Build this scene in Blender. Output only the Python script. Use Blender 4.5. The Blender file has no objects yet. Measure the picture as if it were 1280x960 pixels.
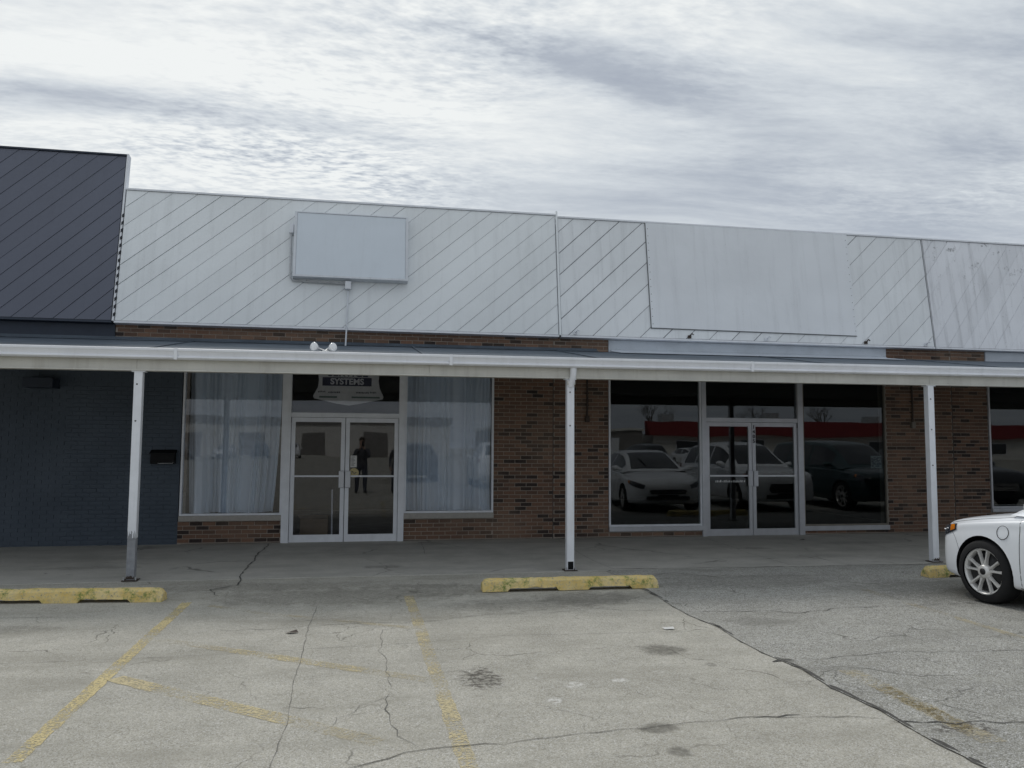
import bpy, bmesh, math, random
import numpy as np
from mathutils import Vector, Matrix, noise as mnoise
random.seed(7)
S = bpy.context.scene
COL = S.collection
R = math.radians

# ------------------------------------------------------------------ camera
H = 1.6
FPX = 996.5
pitch, yaw, roll = 0.07605, 0.18426, 0.00634
fw = Vector((math.sin(yaw)*math.cos(pitch), math.cos(yaw)*math.cos(pitch), math.sin(pitch)))
rt = Vector((math.cos(yaw), -math.sin(yaw), 0)); up = rt.cross(fw)
r2 = rt*math.cos(roll) + up*math.sin(roll); u2 = up*math.cos(roll) - rt*math.sin(roll)
cd = bpy.data.cameras.new('camera'); cam = bpy.data.objects.new('camera', cd); COL.objects.link(cam)
M = Matrix((r2, u2, -fw)).transposed().to_4x4(); M.translation = (0, 0, H)
cam.matrix_world = M
cd.sensor_fit = 'HORIZONTAL'; cd.sensor_width = 36; cd.lens = FPX/1280*36
cd.clip_start = 0.05; cd.clip_end = 2000
S.camera = cam
S.view_settings.view_transform = 'Standard'; S.view_settings.look = 'None'
S.view_settings.exposure = 0.0; S.view_settings.gamma = 1

# ------------------------------------------------------------------ node helpers
class NT:
    def __init__(s, tree): s.t = tree; s.t.nodes.clear()
    def n(s, typ, ins=None, **kw):
        nd = s.t.nodes.new(typ)
        for k, v in kw.items(): setattr(nd, k, v)
        for k, v in (ins or {}).items():
            sk = nd.inputs[k]
            if isinstance(v, bpy.types.NodeSocket): s.t.links.new(v, sk)
            else:
                if sk.type == 'RGBA' and hasattr(v, '__len__') and len(v) == 3: v = (*v, 1)
                sk.default_value = v
        return nd
    def m(s, op, a, b=0.0, c=0.0, clamp=False):
        return s.n('ShaderNodeMath', {0: a, 1: b, 2: c}, operation=op, use_clamp=clamp).outputs[0]
    def noise(s, vec, scale, detail=2, rough=.5, dist=0.0):
        return s.n('ShaderNodeTexNoise', {'Vector': vec, 'Scale': scale, 'Detail': detail, 'Roughness': rough, 'Distortion': dist}).outputs['Fac']
    def ramp(s, f, *stops):
        nd = s.n('ShaderNodeValToRGB', {'Fac': f}); cr = nd.color_ramp
        while len(cr.elements) < len(stops): cr.elements.new(.5)
        for e, (p, c) in zip(cr.elements, stops):
            e.position = p; e.color = (*c, 1) if hasattr(c, '__len__') else (c, c, c, 1)
        return nd.outputs[0]
    def mr(s, f, a, b, c=0.0, d=1.0, smooth=False):
        return s.n('ShaderNodeMapRange', {'Value': f, 'From Min': a, 'From Max': b, 'To Min': c, 'To Max': d},
                   interpolation_type='SMOOTHSTEP' if smooth else 'LINEAR').outputs[0]
    def mix(s, f, a, b, mode='MIX'):
        nd = s.n('ShaderNodeMix', data_type='RGBA', blend_type=mode)
        for k, v in ((0, f), (6, a), (7, b)):
            if isinstance(v, bpy.types.NodeSocket): s.t.links.new(v, nd.inputs[k])
            else:
                if k and hasattr(v, '__len__') and len(v) == 3: v = (*v, 1)
                nd.inputs[k].default_value = v
        return nd.outputs[2]
    def vscale(s, vec, sc):
        return s.n('ShaderNodeVectorMath', {0: vec, 1: sc}, operation='MULTIPLY').outputs[0]
    def bsdf(s, color, rough=.6, metal=0.0, bump=None, bstr=.3, bdist=.01, spec=.5, coat=0.0, disp=None):
        ins = {'Base Color': color, 'Roughness': rough, 'Metallic': metal, 'Specular IOR Level': spec, 'Coat Weight': coat}
        if bump is not None:
            ins['Normal'] = s.n('ShaderNodeBump', {'Height': bump, 'Strength': bstr, 'Distance': bdist}).outputs[0]
        return s.n('ShaderNodeBsdfPrincipled', ins).outputs[0]
    def out(s, sh): s.n('ShaderNodeOutputMaterial', {'Surface': sh})

def newmat(name):
    m = bpy.data.materials.new(name); m.use_nodes = True
    t = NT(m.node_tree); t.obj = t.n('ShaderNodeTexCoord').outputs['Object']
    return m, t

# ------------------------------------------------------------------ world
SUN_EL, SUN_AZ = R(50), R(-14)
W = bpy.data.worlds.new('World'); S.world = W; W.use_nodes = True
t = NT(W.node_tree)
d = t.n('ShaderNodeTexCoord').outputs['Generated']
sep = t.n('ShaderNodeSeparateXYZ', {0: d})
zc = t.m('ADD', t.m('MAXIMUM', sep.outputs[2], 0.0), 0.05)
pu = t.m('DIVIDE', sep.outputs[0], zc); pv = t.m('DIVIDE', sep.outputs[1], zc)
P = t.n('ShaderNodeCombineXYZ', {0: pu, 1: pv, 2: 0.0}).outputs[0]
sky = t.n('ShaderNodeTexSky', sky_type='NISHITA', sun_disc=False, sun_elevation=SUN_EL, sun_rotation=SUN_AZ,
          dust_density=2.0, air_density=1.0)
warp = t.n('ShaderNodeTexNoise', {'Vector': P, 'Scale': 1.2, 'Detail': 3.0}).outputs['Color']
Pw = t.n('ShaderNodeVectorMath', {0: P, 1: t.vscale(warp, (.5, .5, 0))}, operation='ADD').outputs[0]
def rot(vec, ang, sc):
    return t.n('ShaderNodeMapping', {'Vector': vec, 'Rotation': (0, 0, ang), 'Scale': sc}).outputs[0]
big = t.noise(rot(Pw, R(20), (.55, 1.1, 1)), 1.0, 4, .55)
warp2 = t.n('ShaderNodeTexNoise', {'Vector': P, 'Scale': 2.0, 'Detail': 0.0}).outputs['Color']
Pc = t.n('ShaderNodeVectorMath', {0: P, 1: t.vscale(warp2, (.10, .10, 0))}, operation='ADD').outputs[0]
streak = t.noise(rot(Pc, R(28), (1.2, 5.5, 1)), 1.0, 6, .62)
cell = t.noise(rot(Pc, R(32), (13, 27, 1)), 1.0, 3, .55, .15)
cell2 = t.noise(rot(Pc, R(-38), (34, 62, 1)), 1.0, 2, .55, .1)
cmask = t.mr(t.noise(rot(P, 0, (.8, .9, 1)), 1.0, 2, .5), .40, .60, .25, 1, True)
def blob(cu, cv, ru, rv, ang):
    v = t.n('ShaderNodeVectorMath', {0: P, 1: (cu, cv, 0)}, operation='SUBTRACT').outputs[0]
    v = t.n('ShaderNodeVectorMath', {0: v, 1: t.vscale(warp, (.30*ru/.8, .30*rv/.2, 0))}, operation='ADD').outputs[0]
    v = t.n('ShaderNodeVectorMath', {0: v, 1: (.15*ru/.8, .15*rv/.2, 0)}, operation='SUBTRACT').outputs[0]
    v = t.n('ShaderNodeMapping', {'Vector': v, 'Rotation': (0, 0, -ang)}).outputs[0]
    v = t.n('ShaderNodeVectorMath', {0: v, 1: (1/ru, 1/rv, 0)}, operation='MULTIPLY').outputs[0]
    l = t.n('ShaderNodeVectorMath', {0: v}, operation='LENGTH').outputs['Value']
    return t.mr(l, 0.0, 1.0, 1.0, 0.0, True)
val = t.m('ADD', t.m('MULTIPLY', t.m('SUBTRACT', big, .5), 1.0), .53)
val = t.m('ADD', val, t.m('MULTIPLY', t.m('SUBTRACT', streak, .5), .70))
cl = t.m('ADD', t.m('MULTIPLY', t.m('SUBTRACT', cell, .5), 1.0), t.m('MULTIPLY', t.m('SUBTRACT', cell2, .5), .45))
cmask = t.m('MULTIPLY', t.m('ADD', cmask, t.m('MULTIPLY', blob(-.25, 2.55, .9, .42, 0), 2.0)), t.m('SUBTRACT', 1.0, t.m('MULTIPLY', blob(1.3, 2.7, 1.5, .85, 0), .9)))
val = t.m('ADD', val, t.m('MULTIPLY', t.m('MULTIPLY', cl, cmask), .95))
BLOBS = [(1.3, 2.75, 1.5, .8, 0, -.20), (.55, 1.79, .85, .17, R(15), -.42), (-.60, 2.17, .95, .20, R(2), -.48), (-.35, 2.50, .50, .16, R(5), -.16), (-.45, 2.72, .9, .16, 0, .12),
         (-.15, 1.90, 1.1, .30, R(8), .14), (1.72, 1.99, .35, .2, 0, -.16), (1.0, 1.62, .8, .12, R(12), .16)]   # cloud banks: (cu, cv, ru, rv, angle, amount)
for (cu, cv, ru, rv, a, am) in BLOBS:
    val = t.m('ADD', val, t.m('MULTIPLY', blob(cu, cv, ru, rv, a), am))
# towards the veiled sun the cloud sheet is brighter
sd = (math.sin(SUN_AZ)*math.cos(SUN_EL), math.cos(SUN_AZ)*math.cos(SUN_EL), math.sin(SUN_EL))
dt = t.n('ShaderNodeVectorMath', {0: d, 1: sd}, operation='DOT_PRODUCT').outputs['Value']
val = t.m('ADD', val, t.mr(dt, .55, 1.0, 0.0, .45))
hz = t.mr(sep.outputs[2], 0.10, .36, 1.0, 0.0, True)       # layer thickens to an even grey veil low down
val = t.m('ADD', t.m('MULTIPLY', val, t.m('SUBTRACT', 1.0, t.m('MULTIPLY', hz, .5))), t.m('MULTIPLY', hz, .21))
cc = t.ramp(val, (0.0, (3.4, 3.75, 4.35)), (.38, (4.4, 4.85, 5.5)), (.68, (6.5, 6.95, 7.35)), (1.06, (8.8, 9.05, 9.0)))
cov = t.mr(val, .0, .35, .8, .96)
skc = t.mix(cov, sky.outputs[0], cc)
bg = t.n('ShaderNodeBackground', {'Color': skc, 'Strength': .1})
t.n('ShaderNodeOutputWorld', {'Surface': bg.outputs[0]})

sl = bpy.data.lights.new('sun', 'SUN'); sl.energy = 1.2; sl.angle = R(14); sl.color = (1, .96, .9)
so = bpy.data.objects.new('sun', sl); COL.objects.link(so)
so.rotation_euler = Vector((-sd[0], -sd[1], -sd[2])).to_track_quat('-Z', 'Y').to_euler()

# ------------------------------------------------------------------ object helpers
OFF = {}
def put(name, data, parent=None):
    o = bpy.data.objects.new(name, data); COL.objects.link(o)
    if parent is not None: o.parent = parent; OFF[o.name] = OFF[parent.name]
    else: OFF[o.name] = Vector((0, 0, 0))
    return o
def thing(name, label, cat, loc, group=None):
    o = bpy.data.objects.new(name, None); COL.objects.link(o); o.location = loc; o.empty_display_size = .2
    o['label'] = label; o['category'] = cat
    if group: o['group'] = group
    OFF[o.name] = Vector(loc); return o
def tag(o, label, cat, group=None):
    o['label'] = label; o['category'] = cat
    if group: o['group'] = group
    return o
def kind(o, k): o['kind'] = k; return o

class MB:
    """collects geometry given in world coordinates; build() makes ONE mesh object, local to its thing"""
    def __init__(s): s.v = []; s.f = []; s.sm = []
    def add(s, vs, fs, smooth=False):
        b = len(s.v); s.v += [tuple(q) for q in vs]; s.f += [tuple(i+b for i in f) for f in fs]; s.sm += [smooth]*len(fs); return s
    def box(s, x0, x1, y0, y1, z0, z1, bev=0.0):
        if bev > 0:
            bm = bmesh.new(); bmesh.ops.create_cube(bm, size=1)
            for v in bm.verts: v.co = Vector(((x0+x1)/2+v.co.x*(x1-x0), (y0+y1)/2+v.co.y*(y1-y0), (z0+z1)/2+v.co.z*(z1-z0)))
            bmesh.ops.bevel(bm, geom=bm.edges[:], offset=bev, segments=2, affect='EDGES', profile=.5)
            bm.verts.index_update()
            s.add([v.co[:] for v in bm.verts], [[v.index for v in f.verts] for f in bm.faces]); bm.free(); return s
        return s.add([(x0,y0,z0),(x1,y0,z0),(x1,y1,z0),(x0,y1,z0),(x0,y0,z1),(x1,y0,z1),(x1,y1,z1),(x0,y1,z1)],
                     [(0,3,2,1),(4,5,6,7),(0,1,5,4),(1,2,6,5),(2,3,7,6),(3,0,4,7)])
    def prism(s, poly, a, b):
        """poly: list of (p,q) ; a,b functions/offset vectors: extrude from a(p,q) to b(p,q)"""
        n = len(poly); va = [a(*p) for p in poly]; vb = [b(*p) for p in poly]
        return s.add(va+vb, [tuple(range(n)), tuple(reversed(range(n, 2*n)))]+[((i+1) % n, i, n+i, n+(i+1) % n) for i in range(n)])
    def xprof(s, prof, x0, x1, fz=lambda x: 0.0, nx=1):
        """profile in (y,z) swept along x"""
        n = len(prof); vs = []
        for i in range(nx+1):
            x = x0+(x1-x0)*i/nx
            vs += [(x, y, z+fz(x)) for y, z in prof]
        fs = [(i*n+j, i*n+(j+1) % n, (i+1)*n+(j+1) % n, (i+1)*n+j) for i in range(nx) for j in range(n)]
        fs += [tuple(reversed(range(n))), tuple(range(nx*n, nx*n+n))]
        return s.add(vs, fs)
    def tube(s, pts, r, n=8, caps=True):
        pts = [Vector(p) for p in pts]; rs = r if hasattr(r, '__len__') else [r]*len(pts)
        vs = []; fs = []; ref = None
        for i, p in enumerate(pts):
            tg = (pts[min(i+1, len(pts)-1)]-pts[max(i-1, 0)]).normalized()
            if ref is None: ref = tg.orthogonal().normalized()
            ref = (ref-tg*ref.dot(tg)).normalized(); bi = tg.cross(ref)
            vs += [p+(ref*math.cos(2*math.pi*k/n)+bi*math.sin(2*math.pi*k/n))*rs[i] for k in range(n)]
        for i in range(len(pts)-1):
            fs += [(i*n+k, i*n+(k+1) % n, (i+1)*n+(k+1) % n, (i+1)*n+k) for k in range(n)]
        s.add(vs, fs, True)
        if caps: s.add(vs[:n], [tuple(reversed(range(n)))]); s.add(vs[-n:], [tuple(range(n))])
        return s
    def lathe(s, prof, c, ax='x', n=32, smooth=True):
        """prof: (along, radius) about axis through c"""
        vs = []; m = len(prof)
        for k in range(n):
            a = 2*math.pi*k/n; ca, sa = math.cos(a), math.sin(a)
            for (l, r) in prof:
                q = {'x': (l, r*ca, r*sa), 'y': (r*ca, l, r*sa), 'z': (r*ca, r*sa, l)}[ax]
                vs.append((c[0]+q[0], c[1]+q[1], c[2]+q[2]))
        fs = [(k*m+j, k*m+j+1, ((k+1) % n)*m+j+1, ((k+1) % n)*m+j) for k in range(n) for j in range(m-1)]
        return s.add(vs, fs, smooth)
    def mesh(s, name, mats, off):
        me = bpy.data.meshes.new(name)
        me.from_pydata([(v[0]-off[0], v[1]-off[1], v[2]-off[2]) for v in s.v], [], s.f)
        me.polygons.foreach_set('use_smooth', s.sm)
        for m in (mats if isinstance(mats, (list, tuple)) else [mats]): me.materials.append(m)
        bm = bmesh.new(); bm.from_mesh(me); bmesh.ops.recalc_face_normals(bm, faces=bm.faces[:]); bm.to_mesh(me); bm.free()
        return me
    def build(s, name, mats, parent=None):
        off = OFF[parent.name] if parent is not None else Vector((0, 0, 0))
        return put(name, s.mesh(name, mats, off), parent)

def text(name, body, size, mat, loc, parent, bold=0.0, sx=1.0, rz=0.0, face='-y', depth=.0015, align='CENTER', spacing=1.0):
    cu = bpy.data.curves.new(name, 'FONT'); cu.body = body; cu.size = size; cu.align_x = align; cu.align_y = 'CENTER'
    cu.extrude = depth; cu.offset = bold; cu.space_line = spacing
    tmp = bpy.data.objects.new('tmp', cu); COL.objects.link(tmp)
    bpy.context.view_layer.update()
    me = bpy.data.meshes.new_from_object(tmp.evaluated_get(bpy.context.evaluated_depsgraph_get()))
    bpy.data.objects.remove(tmp)
    me.materials.clear(); me.materials.append(mat)
    me.transform(Matrix.Translation(Vector(loc)-OFF[parent.name]) @ Matrix.Rotation(rz, 4, 'Z') @ Matrix.Rotation(math.pi/2, 4, 'X') @ Matrix.Diagonal((sx, 1, 1, 1)))
    return put(name, me, parent)

# ------------------------------------------------------------------ materials
def simple(name, col, rough=.6, metal=0.0, var=.12, scale=6.0, bstr=.0, spec=.5, coat=0.0, streak=0.0, dirt=(.05, .045, .04)):
    m, t = newmat(name)
    f = t.noise(t.obj, scale, 4, .6)
    c = t.mix(t.mr(f, .3, .7), tuple(x*(1-var) for x in col), tuple(min(1, x*(1+var)) for x in col))
    if streak > 0:
        g = t.noise(t.vscale(t.obj, (9, 9, .7)), 1.0, 4, .65)
        c = t.mix(t.mr(g, .52, .78, 0, streak), c, dirt)
    t.out(t.bsdf(c, rough, metal, f if bstr else None, bstr, .01, spec, coat)); return m

def wood_paint(name, col, grime=.35, randv=.06, rough=.55):
    """painted siding: faint tone per board, rain streaks, peeling specks"""
    m, t = newmat(name)
    geo = t.n('ShaderNodeNewGeometry').outputs['Position']
    rnd = t.n('ShaderNodeObjectInfo').outputs['Random']
    k = t.mr(rnd, 0, 1, 1-randv, 1+randv)
    st = t.noise(t.vscale(geo, (7, 1, .55)), 1.0, 5, .65)
    sp = t.noise(geo, 38, 3, .6)
    lg = t.noise(geo, .8, 3, .5)
    c = t.mix(t.mr(lg, .35, .65, 0, .5), col, tuple(x*.86 for x in col))
    c = t.mix(t.mr(st, .50, .76, 0, grime), c, tuple(x*.45 for x in col))
    c = t.mix(t.m('MULTIPLY', t.mr(sp, .64, .74, 0, grime), t.mr(st, .45, .6)), c, (.09, .085, .08))
    if grime > .5:
        tp = t.noise(geo, 5.5, 5, .7); zz_ = t.n('ShaderNodeSeparateXYZ', {0: geo}).outputs[2]
        c = t.mix(t.m('MULTIPLY', t.mr(tp, .60, .70, 0, .85), t.mr(zz_, 4.4, 5.5)), c, (.06, .058, .055))
    c = t.mix(1.0, c, t.n('ShaderNodeCombineColor', {0: k, 1: k, 2: k}).outputs[0], 'MULTIPLY')
    wavy = t.m('ADD', t.m('MULTIPLY', t.noise(geo, 2.6, 3, .5), 6.0), t.m('MULTIPLY', sp, .3))
    t.out(t.bsdf(c, rough, 0, wavy, .20, .010)); return m

def brick_mat(name, island):
    m, t = newmat(name)
    geo = t.n('ShaderNodeNewGeometry')
    rnd = geo.outputs['Random Per Island'] if island else t.n('ShaderNodeObjectInfo').outputs['Random']
    c = t.ramp(rnd, (0.0, (.030, .024, .024)), (.18, (.042, .031, .029)), (.20, (.125, .076, .056)), (.45, (.175, .105, .074)), (.75, (.20, .115, .078)), (1.0, (.24, .138, .092)))
    f = t.noise(geo.outputs['Position'], 55, 4, .65)
    lg = t.noise(geo.outputs['Position'], 1.1, 3, .5)
    c = t.mix(t.mr(f, .35, .7, 0, .45), c, (.10, .075, .06))
    c = t.mix(t.mr(lg, .4, .7, 0, .28), c, (.33, .24, .17))
    t.out(t.bsdf(c, .85, 0, f, .6, .006, .2)); return m

def paint_brick(name):
    m, t = newmat(name)
    geo = t.n('ShaderNodeNewGeometry').outputs['Position']
    f = t.noise(geo, 40, 4, .65); lg = t.noise(geo, 1.3, 4, .6)
    c = t.mix(t.mr(lg, .35, .65), (.056, .074, .098), (.076, .097, .125))
    c = t.mix(t.mr(f, .6, .75, 0, .35), c, (.13, .14, .15))
    t.out(t.bsdf(c, .6, 0, f, .4, .005, .35)); return m

def glass_mat(name, tint=(.91, .915, .935), refl=1.0):
    m, t = newmat(name)
    g = t.n('ShaderNodeNewGeometry')
    dp = t.n('ShaderNodeVectorMath', {0: g.outputs['Normal'], 1: g.outputs['Incoming']}, operation='DOT_PRODUCT').outputs['Value']
    c = t.m('SUBTRACT', 1.0, t.m('ABSOLUTE', dp), clamp=True)
    F = t.m('MULTIPLY', t.m('ADD', .043, t.m('MULTIPLY', .957, t.m('POWER', c, 5.0))), refl, clamp=True)
    wob = t.noise(t.obj, .9, 1, .4)
    nrm = t.n('ShaderNodeBump', {'Height': wob, 'Strength': .035, 'Distance': .06}).outputs[0]
    gl = t.n('ShaderNodeBsdfGlossy', {'Roughness': .004, 'Color': (1, 1, 1, 1), 'Normal': nrm}).outputs[0]
    tr = t.n('ShaderNodeBsdfTransparent', {'Color': (*tint, 1)}).outputs[0]
    t.out(t.n('ShaderNodeMixShader', {0: F, 1: tr, 2: gl}).outputs[0]); return m

def curtain_mat():
    m, t = newmat('curtain_cloth')
    f = t.noise(t.vscale(t.obj, (60, 60, 1.5)), 1.0, 3, .6)
    c = t.mix(f, (.69, .79, .87), (.80, .89, .96))
    d_ = t.n('ShaderNodeBsdfDiffuse', {'Color': c}).outputs[0]
    tl = t.n('ShaderNodeBsdfTranslucent', {'Color': c}).outputs[0]
    t.out(t.n('ShaderNodeMixShader', {0: .08, 1: d_, 2: tl}).outputs[0]); return m

def ground_mat(name, base, dark, light, speck, stains=(), pale=(), rough_bump=.5, mott=.5, craze=1.6):
    m, t = newmat(name)
    p = t.n('ShaderNodeNewGeometry').outputs['Position']
    g1 = t.noise(p, 95, 3, .7); g2 = t.noise(p, 21, 5, .7); g3 = t.noise(p, 2.2, 5, .62); g4 = t.noise(p, .35, 4, .55)
    vor = t.n('ShaderNodeTexVoronoi', {'Vector': p, 'Scale': 165.0}); vd = vor.outputs['Color']
    vv = t.n('ShaderNodeSeparateColor', {0: vd}).outputs[0]
    c = t.mix(t.mr(g3, .33, .67), dark, base)
    c = t.mix(t.mr(g4, .40, .66, 0, mott), c, light)
    c = t.mix(t.mr(vv, .62, 1.0, 0, speck), c, tuple(min(.8, x*1.9) for x in light))
    c = t.mix(t.mr(vv, .34, .0, 0, speck), c, tuple(x*.28 for x in dark))
    c = t.mix(t.mr(g2, .50, .74, 0, speck*.8), c, tuple(x*.5 for x in dark))
    c = t.mix(t.mr(g1, .30, .70, .22*speck+.1, 0), c, tuple(x*.45 for x in dark))
    wn = t.noise(p, 6, 4, .65)
    # hairline crazing in patches, and small oil drips
    wv = t.n('ShaderNodeTexNoise', {'Vector': p, 'Scale': 2.5, 'Detail': 3.0}).outputs['Color']
    pw = t.n('ShaderNodeVectorMath', {0: p, 1: t.vscale(wv, (.5, .5, 0))}, operation='ADD').outputs[0]
    ed = t.n('ShaderNodeTexVoronoi', {'Vector': pw, 'Scale': craze}, feature='DISTANCE_TO_EDGE').outputs['Distance']
    ck = t.m('MULTIPLY', t.mr(ed, .004, .012, .75, 0), t.mr(t.noise(p, .9, 3, .6), .50, .62, 0, 1))
    c = t.mix(ck, c, tuple(q*.33 for q in dark))
    dv_ = t.n('ShaderNodeTexVoronoi', {'Vector': pw, 'Scale': 3.2})
    rs = t.n('ShaderNodeSeparateColor', {0: dv_.outputs['Color']}).outputs
    dk = t.m('MULTIPLY', t.mr(dv_.outputs['Distance'], .03, .14, 1, 0, True), t.m('MULTIPLY', t.mr(rs[0], .70, .72), t.mr(rs[1], 0, 1, .1, .65)))
    c = t.mix(dk, c, tuple(q*.42 for q in dark))
    lt = t.noise(t.vscale(p, (.5, 1.6, 1)), 1.3, 5, .65)
    c = t.mix(t.mr(lt, .50, .68, 0, .55), c, tuple(q*.80 for q in dark))
    for (x, y, rx, ry, am, colr) in stains:
        v = t.n('ShaderNodeVectorMath', {0: p, 1: (x, y, 0)}, operation='SUBTRACT').outputs[0]
        l = t.n('ShaderNodeVectorMath', {0: t.vscale(v, (1/rx, 1/ry, 0))}, operation='LENGTH').outputs['Value']
        l = t.m('ADD', l, t.m('MULTIPLY', t.m('SUBTRACT', wn, .5), 1.6))
        k = t.mr(l, .55, 1.25, am*.9 if not colr else am, 0, True)
        if not colr: k = t.m('MULTIPLY', k, t.mr(g2, .3, .62, .45, 1))
        if colr: k = t.m('MULTIPLY', k, t.mr(g2, .45, .55))
        c = t.mix(k, c, colr or tuple(q*.38 for q in dark))
    h = t.m('ADD', t.m('MULTIPLY', g1, .5), t.m('ADD', t.m('MULTIPLY', g2, .6), t.m('MULTIPLY', vv, .35)))
    t.out(t.bsdf(c, .9, 0, h, rough_bump, .012, .25)); return m

def worn_paint(name, col, keep):
    m, t = newmat(name)
    p = t.n('ShaderNodeNewGeometry').outputs['Position']
    a = t.noise(p, 2.3, 4, .6); b = t.noise(p, 48, 4, .75)
    k = t.m('ADD', t.m('MULTIPLY', a, .55), t.m('MULTIPLY', b, .75))
    k = t.mr(k, .74-keep*.22, .88-keep*.22, 0.0, 1.0)
    k = t.m('MULTIPLY', k, .95 if keep > .6 else .62)
    c = t.mix(t.noise(p, 14, 4, .6), tuple(x*.82 for x in col), col)
    d_ = t.bsdf(c, .85, 0, b, .3, .005, .2)
    tr = t.n('ShaderNodeBsdfTransparent').outputs[0]
    t.out(t.n('ShaderNodeMixShader', {0: k, 1: tr, 2: d_}).outputs[0]); return m

def stop_mat():
    m, t = newmat('worn_yellow_concrete')
    p = t.obj
    a = t.noise(p, 6, 6, .7); b = t.noise(p, 36, 5, .78); g = t.noise(p, 7, 5, .7)
    z = t.n('ShaderNodeSeparateXYZ', {0: t.n('ShaderNodeNewGeometry').outputs['Normal']}).outputs[2]
    c = t.mix(t.mr(a, .3, .7), (.72, .52, .16), (.80, .66, .34))
    c = t.mix(t.mr(b, .50, .66, 0, .8), c, (.50, .46, .36))
    c = t.mix(t.m('MULTIPLY', t.mr(g, .50, .64), t.mr(b, .40, .55)), c, (.20, .26, .07))
    c = t.mix(t.mr(b, .60, .68, 0, .85), c, (.10, .085, .05))
    t.out(t.bsdf(c, .9, 0, b, .9, .012, .2)); return m

def car_paint(name, col):
    m, t = newmat(name)
    t.out(t.bsdf(col, .32, 0.0, None, coat=.8)); return m

def metal_panel(name, col, var=.25):
    m, t = newmat(name)
    p = t.n('ShaderNodeNewGeometry').outputs['Position']
    a = t.noise(t.vscale(p, (1.6, 3, 3)), 1.0, 5, .65); b = t.noise(p, 30, 3, .6)
    c = t.mix(t.mr(a, .35, .68), tuple(x*(1-var) for x in col), tuple(x*(1+var) for x in col))
    c = t.mix(t.mr(b, .6, .75, 0, .3), c, tuple(x*.5 for x in col))
    t.out(t.bsdf(c, .62, 0.0, b, .15, .004, .3)); return m

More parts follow.
